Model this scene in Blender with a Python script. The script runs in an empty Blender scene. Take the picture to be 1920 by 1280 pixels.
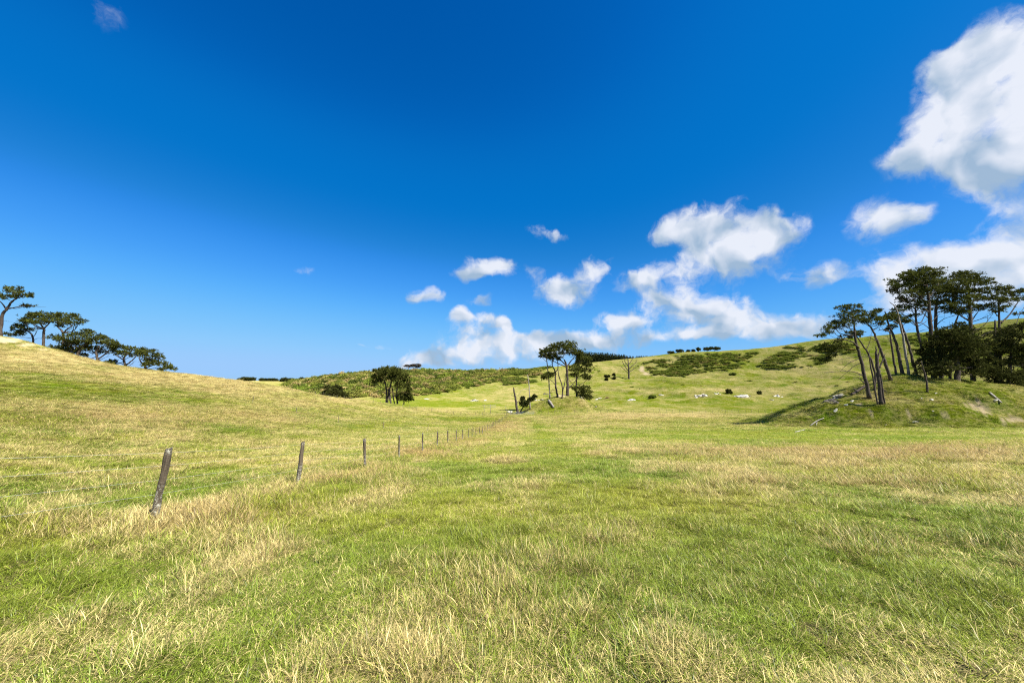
import bpy, math, random
import numpy as np

random.seed(7)
RNG = np.random.default_rng(7)
R = math.radians
scene = bpy.context.scene
COL = scene.collection

# ------------------------------------------------------------------ camera
F = 700.0                      # focal length in photo pixels (1920 wide)
PITCH = math.atan(72.0 / 700.0)
EYE = 1.6
SP, CP = math.sin(PITCH), math.cos(PITCH)
cam_d = bpy.data.cameras.new('camera')
cam_d.sensor_width = 36.0
cam_d.lens = 36.0 * F / 1920.0
cam_d.clip_start = 0.05
cam_d.clip_end = 20000.0
cam = bpy.data.objects.new('camera', cam_d)
COL.objects.link(cam)
cam.location = (0, 0, EYE)
cam.rotation_euler = (math.pi / 2 + PITCH, 0, 0)
scene.camera = cam

# ------------------------------------------------------------------ light
SUN_AZ, SUN_EL = R(126), R(50)
SUN_STRENGTH = 4.8
SKY_STRENGTH = 0.075
EXPOSURE = 1.24
sun_d = bpy.data.lights.new('sun', 'SUN')
sun_d.energy = SUN_STRENGTH
sun_d.angle = R(0.5)
sun_d.color = (1.0, 0.955, 0.87)
sun = bpy.data.objects.new('sun', sun_d)
COL.objects.link(sun)
sun.location = (60, 10, 80)
# light travels along -Z of the lamp
from mathutils import Vector
sdir = Vector((math.sin(SUN_AZ) * math.cos(SUN_EL), math.cos(SUN_AZ) * math.cos(SUN_EL), math.sin(SUN_EL)))
sun.rotation_euler = sdir.to_track_quat('Z', 'Y').to_euler()

scene.view_settings.view_transform = 'Standard'
scene.view_settings.look = 'None'
scene.view_settings.exposure = EXPOSURE
scene.view_settings.gamma = 1.0
scene.view_settings.use_curve_mapping = False
scene.cycles.max_bounces = 6
scene.cycles.diffuse_bounces = 2
scene.cycles.glossy_bounces = 2
scene.cycles.transmission_bounces = 3
scene.cycles.transparent_max_bounces = 6
scene.cycles.use_denoising = False
scene.cycles.sample_clamp_indirect = 4.0
scene.cycles.pixel_filter_type = 'BLACKMAN_HARRIS'
scene.cycles.filter_width = 1.15
scene.cycles.caustics_reflective = False
scene.cycles.caustics_refractive = False


# ------------------------------------------------------------------ pixel <-> world helpers (authoring only)
def direction(px, py):
    a = (px - 960.0) / F
    b = (640.0 - py) / F
    return a, CP - b * SP, SP + b * CP


def W(px, py, Y):
    a, y, z = direction(px, py)
    return np.array((a / y * Y, Y, EYE + z / y * Y))


def px_az(px):
    a, y, z = direction(px, 712)
    return math.atan2(a, y)


def project(x, y, z):
    zz = z - EYE
    d = y * CP + zz * SP
    u = -y * SP + zz * CP
    d = np.where(d < 0.05, 0.05, d)
    return 960 + F * x / d, 640 - F * u / d


# ------------------------------------------------------------------ world: sky + clouds
def build_world():
    w = bpy.data.worlds.new('World')
    scene.world = w
    w.use_nodes = True
    nt = w.node_tree
    N, L = nt.nodes, nt.links
    N.clear()

    def math_(op, a, b=None, c=None, clamp=False):
        n = N.new('ShaderNodeMath')
        n.operation = op
        n.use_clamp = clamp
        for i, v in enumerate((a, b, c)):
            if v is None:
                continue
            if isinstance(v, (int, float)):
                n.inputs[i].default_value = v
            else:
                L.new(v, n.inputs[i])
        return n.outputs[0]

    def vec_(op, a, b=None, c=None, scale=None):
        n = N.new('ShaderNodeVectorMath')
        n.operation = op
        for i, v in enumerate((a, b, c)):
            if v is None:
                continue
            if isinstance(v, (tuple, list)):
                n.inputs[i].default_value = v
            else:
                L.new(v, n.inputs[i])
        if scale is not None:
            n.inputs['Scale'].default_value = scale
        return n.outputs['Value'] if op in ('DOT_PRODUCT', 'LENGTH') else n.outputs[0]

    def mix_(fac, a, b, blend='MIX'):
        n = N.new('ShaderNodeMix')
        n.data_type = 'RGBA'
        n.blend_type = blend
        for sock, v in ((n.inputs[0], fac), (n.inputs[6], a), (n.inputs[7], b)):
            if isinstance(v, (int, float)):
                sock.default_value = v
            elif isinstance(v, tuple):
                sock.default_value = v
            else:
                L.new(v, sock)
        return n.outputs[2]

    sky = N.new('ShaderNodeTexSky')
    sky.sky_type = 'NISHITA'
    sky.sun_disc = False
    sky.sun_elevation = SUN_EL
    sky.sun_rotation = SUN_AZ
    sky.altitude = 60
    sky.air_density = 1.0
    sky.dust_density = 0.25
    sky.ozone_density = 4.0
    # one uniform grade of the whole sky: deeper, more saturated blue
    gain = SKY_STRENGTH * 2 ** EXPOSURE
    pre = vec_('SCALE', sky.outputs[0], scale=0.143)
    cv = N.new('ShaderNodeRGBCurve')
    for ch, pts in enumerate((SKY_R, SKY_G, SKY_B)):
        c = cv.mapping.curves[ch]
        for q in pts[1:-1]:
            c.points.new(*q)
        c.points[0].location = pts[0]
        c.points[-1].location = pts[-1]
    cv.mapping.extend = 'HORIZONTAL'
    cv.mapping.update()
    L.new(pre, cv.inputs['Color'])
    sky_col = vec_('SCALE', cv.outputs[0], scale=1.0 / gain)

    tc = N.new('ShaderNodeTexCoord')
    sep = N.new('ShaderNodeSeparateXYZ')
    L.new(tc.outputs['Generated'], sep.inputs[0])
    az = math_('ARCTAN2', sep.outputs[0], sep.outputs[1])
    el = math_('ARCSINE', sep.outputs[2])
    cmb = N.new('ShaderNodeCombineXYZ')
    L.new(az, cmb.inputs[0])
    L.new(el, cmb.inputs[1])
    p = cmb.outputs[0]

    def noise(vec, scale, detail, rough=0.55, lac=2.0, col=False):
        n = N.new('ShaderNodeTexNoise')
        n.noise_dimensions = '3D' if col else '2D'
        L.new(vec, n.inputs['Vector'])
        n.inputs['Scale'].default_value = scale
        n.inputs['Detail'].default_value = detail
        n.inputs['Roughness'].default_value = rough
        n.inputs['Lacunarity'].default_value = lac
        return n.outputs[1 if col else 0]

    wn = noise(p, 9.0, 3.0, 0.5, col=True)
    warp = vec_('SUBTRACT', wn, (0.5, 0.5, 0.5))
    pw = vec_('MULTIPLY_ADD', warp, (0.10, 0.075, 0.0), p)

    fsum = None
    hsum = None
    pcur = pw
    for bi, (bx, by, rx, ry, amp) in enumerate(CLOUDS):
        if bi and bi % 10 == 0:
            # evaluate the cloud list in short runs (keeps the shader's stack small)
            cv_ = N.new('ShaderNodeCombineXYZ')
            L.new(fsum, cv_.inputs[0])
            L.new(hsum, cv_.inputs[1])
            pcur = vec_('MULTIPLY_ADD', cv_.outputs[0], (1e-6, 1e-6, 0.0), pw)
        a, y, z = direction(bx, by)
        ln = math.sqrt(a * a + y * y + z * z)
        caz, cel = math.atan2(a, y), math.asin(z / ln)
        # angular size at that place of the sky
        a2, y2, _ = direction(bx + rx, by)
        ra = abs(math.atan2(a2, y2) - caz) * 1.05
        a3, y3, z3 = direction(bx, by - ry)
        re_ = abs(math.asin(z3 / math.sqrt(a3 * a3 + y3 * y3 + z3 * z3)) - cel) * 1.05
        q = vec_('MULTIPLY_ADD', pcur, (1 / ra, 1 / re_, 0), (-caz / ra, -cel / re_, 0))
        d = vec_('DOT_PRODUCT', q, q)
        e = math_('POWER', 0.45, d)
        ws = math_('MULTIPLY', e, amp)
        fsum = ws if fsum is None else math_('ADD', fsum, ws)
        sy = N.new('ShaderNodeSeparateXYZ')
        L.new(q, sy.inputs[0])
        hsum = math_('MULTIPLY', ws, sy.outputs[1]) if hsum is None else math_('MULTIPLY_ADD', ws, sy.outputs[1], hsum)
    fsum_c = math_('MINIMUM', fsum, 1.0)
    height = math_('DIVIDE', hsum, math_('MAXIMUM', fsum, 0.05))

    # clouds elsewhere in the sky, away from the picture's left and middle: same broken cumulus
    cov = noise(p, 2.3, 2.0)
    bandn = N.new('ShaderNodeMapRange')
    L.new(math_('ABSOLUTE', az), bandn.inputs[0])
    bandn.inputs[1].default_value = R(66)
    bandn.inputs[2].default_value = R(85)
    other = math_('MULTIPLY', bandn.outputs[0], math_('MULTIPLY', math_('SUBTRACT', cov, 0.47), 4.5, clamp=True))
    fsum_c = math_('MAXIMUM', fsum_c, math_('MULTIPLY', other, 0.9))

    def billow(vec, scale):
        n = N.new('ShaderNodeTexVoronoi')
        n.voronoi_dimensions = '2D'
        n.feature = 'SMOOTH_F1'
        n.normalize = True
        L.new(vec, n.inputs['Vector'])
        n.inputs['Scale'].default_value = scale
        n.inputs['Detail'].default_value = 2.0
        n.inputs['Roughness'].default_value = 0.55
        n.inputs['Smoothness'].default_value = 0.35
        return math_('SUBTRACT', 1.0, n.outputs['Distance'])

    fine_w = vec_('SUBTRACT', noise(p, 60.0, 4.0, 0.6, col=True), (0.5, 0.5, 0.5))
    pf = vec_('MULTIPLY_ADD', fine_w, (0.021, 0.018, 0.0), pw)
    off = vec_('ADD', pf, (0.014, 0.017, 0.0))      # towards the sun
    nA = noise(pf, 17.0, 8.0, 0.60)
    bA, bB = billow(pf, 20.0), billow(off, 20.0)
    lA, lB = noise(pw, 11.0, 2.0, 0.5), noise(vec_('ADD', pw, (0.03, 0.035, 0.0)), 11.0, 2.0, 0.5)
    gate_ = math_('MULTIPLY', fsum_c, 2.6, clamp=True)
    rough = math_('ADD', math_('MULTIPLY', math_('SUBTRACT', nA, 0.5), CLOUD_NOISE), math_('MULTIPLY', math_('SUBTRACT', bA, 0.62), 0.55))
    dens = math_('MULTIPLY_ADD', rough, gate_, fsum_c)
    mr = N.new('ShaderNodeMapRange')
    mr.interpolation_type = 'SMOOTHSTEP'
    L.new(dens, mr.inputs[0])
    mr.inputs[1].default_value = 0.27
    mr.inputs[2].default_value = 1.0
    alpha = math_('MULTIPLY', mr.outputs[0], 0.97)

    # brightness: sunlit side from the density slope towards the sun, greyer base
    slope = math_('ADD', math_('MULTIPLY', math_('SUBTRACT', bA, bB), 0.75), math_('MULTIPLY', math_('SUBTRACT', lA, lB), 2.4))
    lit = math_('ADD', slope, math_('MULTIPLY_ADD', height, 0.42, 0.60))
    lit2 = math_('MULTIPLY_ADD', math_('SUBTRACT', dens, 0.7), 0.22, lit, clamp=True)
    k = 1.0 / gain
    ccol = mix_(lit2, tuple(v * k for v in CLOUD_SHADE), tuple(v * k for v in CLOUD_LIT))
    out = mix_(alpha, sky_col, ccol)
    bg = N.new('ShaderNodeBackground')
    bg.inputs[1].default_value = SKY_STRENGTH
    L.new(out, bg.inputs[0])
    o = N.new('ShaderNodeOutputWorld')
    L.new(bg.outputs[0], o.inputs[0])
    w.cycles.sampling_method = 'MANUAL'
    w.cycles.sample_map_resolution = 512


# per-channel response of the camera for the sky's blue (same for the whole sky)
SKY_R = [(0, 0), (.12, .001), (.16, .004), (.25, .050), (.50, .20), (.80, .31), (1, .34)]
SKY_G = [(0, 0), (.10, .05), (.185, .107), (.228, .158), (.272, .180), (.30, .195), (.44, .325), (.65, .49), (.93, .59), (1, .60)]
SKY_B = [(0, 0), (.357, .42), (.442, .555), (.53, .61), (.60, .67), (.69, .83), (.84, .95), (1, .98)]
CLOUD_NOISE = 1.35
CLOUD_SHADE = (.36, .50, .67, 1)
CLOUD_LIT = (.84, .88, .97, 1)
CLOUDS = [
    # the large cloud at the right edge
    (1805, 92, 66, 42, .85), (1865, 165, 110, 90, 1), (1785, 245, 95, 65, 1), (1700, 302, 55, 28, .85), (1915, 295, 95, 75, .9),
    (1990, 160, 90, 105, .85), (1820, 345, 45, 35, .6), (1910, 400, 70, 34, .5), (1735, 130, 36, 40, .42),
    (1640, 405, 46, 34, .78), (1685, 415, 38, 26, .6),
    (1790, 500, 140, 34, .9), (1930, 490, 110, 40, .9), (1700, 515, 70, 34, .8), (1860, 555, 130, 34, .7), (1650, 575, 60, 28, .45),
    (1530, 510, 58, 24, .72), (1505, 605, 62, 19, 1.05), (1440, 622, 40, 18, .5),
    # middle cloud
    (1312, 425, 48, 36, 1), (1400, 440, 78, 34, 1), (1340, 490, 85, 34, .75), (1248, 440, 28, 16, .75), (1462, 440, 40, 20, .85),
    (1205, 532, 42, 22, .95), (1310, 575, 80, 26, .9), (1290, 602, 80, 16, .38), (1370, 600, 45, 26, .6), (1160, 603, 52, 18, .46), (1190, 606, 30, 12, .5), (1225, 560, 40, 16, .35),
    (1320, 630, 85, 11, .75), (1060, 640, 70, 16, .5), (990, 640, 40, 14, .3), (1190, 640, 80, 13, .5),
    # small separate clouds
    (1055, 545, 46, 25, 1.1), (925, 499, 42, 20, .95), (885, 512, 28, 10, .7), (803, 555, 28, 14, .95), (898, 562, 18, 10, .75),
    (1112, 500, 32, 18, .7), (1015, 437, 26, 13, .62), (1050, 441, 24, 13, .55), (1000, 512, 18, 15, .35),
    (862, 592, 17, 14, .95), (902, 598, 15, 10, 1.05), (940, 605, 19, 16, .95), (880, 622, 44, 18, .55), (905, 652, 70, 15, .5),
    (830, 655, 36, 14, .45), (775, 664, 30, 13, .38), (965, 640, 50, 18, .5), (820, 682, 60, 8, .42), (880, 672, 110, 12, .46), (1020, 656, 80, 13, .38), (1110, 632, 60, 14, .34),
    (195, 30, 40, 34, .36), (565, 503, 38, 12, .33), (700, 645, 28, 5, .4),
]
build_world()


# ------------------------------------------------------------------ noise
def _h(ix, iy, s):
    n = (ix.astype(np.int64) * 374761393 + iy.astype(np.int64) * 668265263 + s * 974634777) & 0xffffffff
    n = ((n ^ (n >> 13)) * 1274126177) & 0xffffffff
    n = (n ^ (n >> 16)) & 0xffffff
    return n / float(0xffffff)


def vnoise(x, y, s=0):
    ix, iy = np.floor(x), np.floor(y)
    fx, fy = x - ix, y - iy
    u = fx * fx * fx * (fx * (fx * 6 - 15) + 10)
    v = fy * fy * fy * (fy * (fy * 6 - 15) + 10)
    a, b = _h(ix, iy, s), _h(ix + 1, iy, s)
    c, d = _h(ix, iy + 1, s), _h(ix + 1, iy + 1, s)
    return (a + (b - a) * u) * (1 - v) + (c + (d - c) * u) * v


def fbm(x, y, s=0, oct=4, gain=0.5):
    t, amp, tot = 0.0, 1.0, 0.0
    for o in range(oct):
        t = t + amp * vnoise(x * 2 ** o + 17.3 * o, y * 2 ** o - 9.1 * o, s + o * 13)
        tot += amp
        amp *= gain
    return t / tot      # 0..1


def sstep(a, b, x):
    t = np.clip((x - a) / (b - a), 0, 1)
    return t * t * (3 - 2 * t)


# ------------------------------------------------------------------ terrain height field
def zy(py, Y):
    _, y, z = direction(960, py)
    return EYE + z / y * Y


def P(Y, py):
    return (Y, zy(py, Y))


# columns: picture column -> [(forward depth, height)]
COLS = {
    -260: [(3, -.2), (8, -.4), (20, -.2), (40, 2), (60, 5.5), (80, 11), (100, 18), (125, 20), (200, 12), (400, -4), (1500, -14), (6000, -14)],
    0:   [(3, -.3), (8, -.65), (20, -1.2), (40, 0), (60, 2.6), (80, 6.2), P(105, 630), (122, 14.2), (200, 6), (400, -6), (1500, -14), (6000, -14)],
    90:  [(3, -.32), (8, -.8), (20, -1.5), (40, -.6), (60, 1.8), (80, 4.8), P(106, 654), (122, 10.6), (200, 3), (400, -8), (1500, -14), (6000, -14)],
    200: [(3, -.34), (7, -.8), (20, -1.9), (40, -1.4), (60, .5), (80, 2.8), P(108, 681), (124, 6.7), (200, -2), (400, -10), (1500, -14), (6000, -14)],
    330: [(3, -.35), (6.6, -.8), (15, -1.6), (30, -2.3), (50, -1.9), (70, -.7), (90, 1.5), P(111, 698), (130, 3.9), (200, -5), (400, -12), (1000, -13), P(1500, 717), (6000, -14)],
    475: [(3, -.36), (6.6, -.8), (15, -1.8), (30, -3.2), (50, -3.6), (75, -2.9), (100, -.9), P(117, 717), (135, .2), (200, -8), (400, -13), P(700, 724), P(950, 715.5), (1500, -12), (6000, -14)],
    540: [(6.6, -.8), (15, -1.85), (30, -3.35), (50, -4.4), (75, -4.6), (100, -2.8), P(121, 729), (138, -1.8), (210, -10), (300, -12), (380, -4), (420, -3), P(700, 722), P(950, 715), (1500, -12), (6000, -14)],
    600: [(6.6, -.8), (15, -1.85), (30, -3.5), (50, -5.0), (75, -5.8), (100, -5.4), P(125, 742), (140, -4.2), (175, -7.5), (220, -12), (300, -10), (340, -5), P(400, 708), (450, 2), (600, -6), (1500, -14), (6000, -14)],
    700: [(6.6, -.8), (15, -1.9), (30, -3.6), (50, -5.7), (75, -7.4), (100, -8.2), (130, -7.7), P(150, 752.5), (170, -8.4), (205, -11.5), P(250, 747), (275, -8.5), (330, 0), P(420, 699), (470, 9), (700, -2), (1500, -14), (6000, -14)],
    800: [(6.6, -.8), (15, -1.9), (30, -3.6), (50, -5.9), (75, -8.1), (100, -9.8), (130, -10.6), P(165, 764), (190, -11.3), P(230, 754), P(265, 746), (300, -6), P(430, 696), (480, 11), (700, 0), (1500, -14), (6000, -14)],
    880: [(6.6, -.8), (15, -1.9), (30, -3.6), (60, -7.0), (90, -9.6), (115, -11.1), P(150, 776), (190, -12.7), P(230, 757), (275, -11), (320, -4), P(430, 696), (480, 11), (700, 0), (1500, -14), (6000, -14)],
    960: [(6.6, -.8), (15, -1.85), (30, -3.6), (60, -7.0), (90, -9.3), (115, -11), P(140, 780), (170, -12.6), (200, -12.7), (240, -12.4), (280, -9.5), (330, -1), P(420, 694), (480, 12), (700, 0), (1500, -14), (6000, -14)],
    1060: [(6.6, -.8), (15, -1.8), (30, -3.5), (60, -6.9), (90, -9.2), (115, -10.8), P(145, 777), (170, -12.2), (200, -12.2), P(240, 751), P(280, 736), (330, 1), P(400, 686), (480, 17), (700, 5), (1500, -14), (6000, -14)],
    1110: [(6.6, -.8), (15, -1.8), (30, -3.5), (60, -6.9), (90, -9.1), (115, -10.7), P(148, 775), (190, -11.6), P(235, 750), P(280, 729), (330, 4), P(400, 680), (480, 19), (700, 5), (1500, -14), (6000, -14)],
    1180: [(6.6, -.8), (15, -1.8), (30, -3.5), (60, -6.9), (90, -9.1), (115, -10.6), P(155, 772), (190, -10.6), P(230, 744), P(280, 722), P(330, 707), P(398, 673), (470, 23), (700, 8), (1500, -14), (6000, -14)],
    1300: [(6.6, -.8), (15, -1.75), (30, -3.45), (60, -6.8), (90, -9.1), (115, -10.5), P(155, 773), P(190, 757), P(225, 741), (245, -4), P(280, 717), P(325, 699), P(390, 660), (470, 27), (700, 10), (1500, -10), (6000, -14)],
    1420: [(6.6, -.75), (15, -1.7), (30, -3.4), (60, -6.7), (90, -9.1), (115, -10.5), P(150, 774), P(185, 758), P(220, 740), (245, -3), P(280, 713), P(320, 694), P(382, 653), (470, 30), (700, 12), (1500, -8), (6000, -14)],
    1560: [(6.6, -.75), (15, -1.65), (30, -3.35), (60, -6.6), (90, -9.0), (115, -10.4), P(150, 773), P(190, 752), P(230, 730), P(280, 706), P(370, 637), (470, 38), (700, 18), (1500, -8), (6000, -14)],
    1720: [(6.6, -.7), (15, -1.6), (30, -3.3), (60, -6.5), (90, -8.9), (115, -10), P(150, 772), P(200, 742), P(270, 702), P(350, 622), (450, 46), (700, 25), (1500, -8), (6000, -14)],
    1920: [(6.6, -.7), (15, -1.5), (30, -3.2), (60, -6.4), (90, -8.6), (115, -9.6), P(150, 768), P(200, 735), P(265, 690), P(330, 598), (430, 58), (700, 30), (1500, -8), (6000, -14)],
    2250: [(6.6, -.6), (15, -1.3), (30, -2.8), (60, -5.6), (90, -7.6), (150, -7), (220, 10), (310, 60), (430, 62), (700, 35), (1500, -8), (6000, -14)],
}


def pchip(xk, yk, x):
    xk, yk = np.asarray(xk, float), np.asarray(yk, float)
    h = np.diff(xk)
    dl = np.diff(yk) / h
    m = np.zeros_like(yk)
    for i in range(1, len(xk) - 1):
        if dl[i - 1] * dl[i] > 0:
            w1, w2 = 2 * h[i] + h[i - 1], h[i] + 2 * h[i - 1]
            m[i] = (w1 + w2) / (w1 / dl[i - 1] + w2 / dl[i])
    m[0], m[-1] = dl[0], dl[-1]
    i = np.clip(np.searchsorted(xk, x) - 1, 0, len(xk) - 2)
    t = (x - xk[i]) / h[i]
    t = np.clip(t, 0, 1)
    return ((1 + 2 * t) * (1 - t) ** 2 * yk[i] + t * (1 - t) ** 2 * h[i] * m[i]
            + t * t * (3 - 2 * t) * yk[i + 1] + t * t * (t - 1) * h[i] * m[i + 1])


LR = np.linspace(math.log(0.25), math.log(9000), 520)       # log range samples
_az, _rows = [], []
for pxc, pr in sorted(COLS.items()):
    a = px_az(pxc)
    k = 1 / math.cos(a)
    rr = [0.0] + [p[0] * k for p in pr] + [9500]
    zz = [0.0] + [p[1] for p in pr] + [-14]
    _az.append(a)
    _rows.append(pchip(rr, zz, np.exp(LR)))
# ground behind and beside the camera: the paddock goes on rising behind
for deg, prof in ((-120, [(10, .4), (40, 6), (90, 20), (200, 24), (500, 10), (2000, -5), (9500, -14)]),
                  (-180, [(10, 1.1), (40, 4), (90, 8), (200, 10), (500, 4), (2000, -5), (9500, -14)]),
                  (110, [(10, .2), (40, 1), (90, 3), (200, 12), (320, 40), (600, 40), (2000, -5), (9500, -14)]),
                  (180, [(10, 1.1), (40, 4), (90, 8), (200, 10), (500, 4), (2000, -5), (9500, -14)])):
    _az.append(R(deg))
    _rows.append(pchip([0] + [p[0] for p in prof], [0] + [p[1] for p in prof], np.exp(LR)))
_o = np.argsort(_az)
_az = np.array(_az)[_o]
_rows = np.array(_rows)[_o]
AZ = np.linspace(-math.pi, math.pi, 1081)
ZT = np.empty((len(AZ), len(LR)))
for j in range(len(LR)):
    ZT[:, j] = pchip(_az, _rows[:, j], AZ)
_k = np.exp(-0.5 * (np.arange(-6, 7) / 2.6) ** 2)
_k /= _k.sum()
_pad = np.concatenate([ZT[-7:-1], ZT, ZT[1:7]], 0)
ZT = sum(_k[i] * _pad[i:i + len(AZ)] for i in range(13))


KC = W(1056, 760, 168)          # the middle knoll
KR = W(1722, 760, 90)           # the right knoll


def knoll_mid(x, y):
    dx = (x - KC[0]) / np.where(x < KC[0], 23.0, 24.0)
    dy = (y - KC[1]) / np.where(y < KC[1], 15.0, 24.0)
    ang = np.arctan2(dy, dx)
    q = np.sqrt(dx * dx + dy * dy) * (1 + 0.18 * (fbm(np.cos(ang) * 1.6 + 5, np.sin(ang) * 1.6 + 3, 71, 3) - .5))
    return 7.2 * np.clip(1 - q ** 1.6, 0, 1) ** 1.45


def knoll_right(x, y):
    dx = (x - KR[0]) / np.where(x < KR[0], 39.0, 62.0)
    dy = (y - KR[1]) / np.where(y < KR[1], 24.0, 30.0)
    ang = np.arctan2(dy, dx)
    q = np.sqrt(dx * dx + dy * dy) * (1 + 0.22 * (fbm(np.cos(ang) * 1.8 + 9, np.sin(ang) * 1.8 + 1, 73, 3) - .5))
    h = 10.6 * np.clip(1 - q ** 1.7, 0, 1) ** 1.5
    # hump at the left end of the top, a hollow behind it, an eroded bench in front
    hx, hy = W(1688, 760, 88)[:2]
    h = h + 2.0 * np.exp(-(((x - hx) / 6) ** 2 + ((y - hy) / 7) ** 2)) * (q < 1)
    h = h + 1.7 * (fbm(x / 6, y / 6, 75, 4) - .5) * sstep(1.05, .8, q)
    h = h + 0.9 * sstep(.45, .58, fbm(x / 9, y / 4, 77, 2)) * sstep(1.0, .75, q) * sstep(.2, .5, q)
    return h


def tussock(x, y):
    """rank, matted tussocks standing in the shorter sward"""
    return sstep(.50, .64, fbm(x / .62, y / .55, 43, 3)) * sstep(.34, .55, fbm(x / 6, y / 6, 45, 2))


def T(x, y, fine=True):
    x = np.asarray(x, float)
    y = np.asarray(y, float)
    r = np.sqrt(x * x + y * y) + 1e-6
    az = np.arctan2(x, y)
    fa = (az + math.pi) / (2 * math.pi) * (len(AZ) - 1)
    ia = np.clip(fa.astype(int), 0, len(AZ) - 2)
    ta = fa - ia
    fr = (np.log(r) - LR[0]) / (LR[1] - LR[0])
    fr = np.clip(fr, 0, len(LR) - 1.001)
    ir = fr.astype(int)
    tr = fr - ir
    z = ((ZT[ia, ir] * (1 - tr) + ZT[ia, ir + 1] * tr) * (1 - ta)
         + (ZT[ia + 1, ir] * (1 - tr) + ZT[ia + 1, ir + 1] * tr) * ta)
    z = z * sstep(0.2, 1.5, r)
    z = z + knoll_mid(x, y) + knoll_right(x, y)
    # undulation: hummocks near, terracettes and lumps on the far slopes
    z = z + 0.17 * (fbm(x / 1.6, y / 1.6, 3, 3) - .5) + .035 * tussock(x, y) * sstep(60, 20, r) + 0.05 * (fbm(x / .55, y / .55, 5, 2) - .5) * sstep(40, 10, r)
    z = z + 0.7 * (fbm(x / 18, y / 18, 7, 4) - .5) * sstep(25, 120, r)
    z = z + 2.4 * (fbm(x / 45, y / 45, 9, 4) - .5) * sstep(200, 300, r) * sstep(900, 450, r)
    hill = sstep(200, 240, y) * sstep(372, 330, y) * sstep(10, 60, x)
    z = z + hill * 5.0 * (np.abs(fbm(x / 38 + y / 120, y / 80, 13, 3) - .5) * 2 - .3)      # spurs and shallow gullies
    z = z + hill * .40 * np.sin(2 * math.pi * (z / 2.6 + 1.6 * fbm(x / 30, y / 30, 15, 2)))     # stock terraces
    z = z + 10 * (fbm(x / 260, y / 260, 19, 3) - .5) * sstep(600, 1000, r)
    # lumpy foot of the right-hand hill
    foot = sstep(170, 205, y) * sstep(275, 235, y) * sstep(20, 60, x)
    z = z + foot * 4.4 * (fbm(x / 17, y / 12, 11, 3) - .5)
    return z


def G(px, Y):
    """point on the ground in picture column px at forward depth Y"""
    x = W(px, 735, Y)[0]
    return np.array((x, Y, float(T(x, Y))))


def hit(px, py, y0=3.0, y1=600.0):
    """first ground point seen through a photo pixel"""
    ys = np.exp(np.linspace(math.log(y0), math.log(y1), 3000))
    a, y, z = direction(px, py)
    xs, zs = a / y * ys, EYE + z / y * ys
    g = T(xs, ys)
    below = np.nonzero(zs < g)[0]
    i = below[0] if len(below) else len(ys) - 1
    return np.array((xs[i], ys[i], g[i]))


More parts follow.
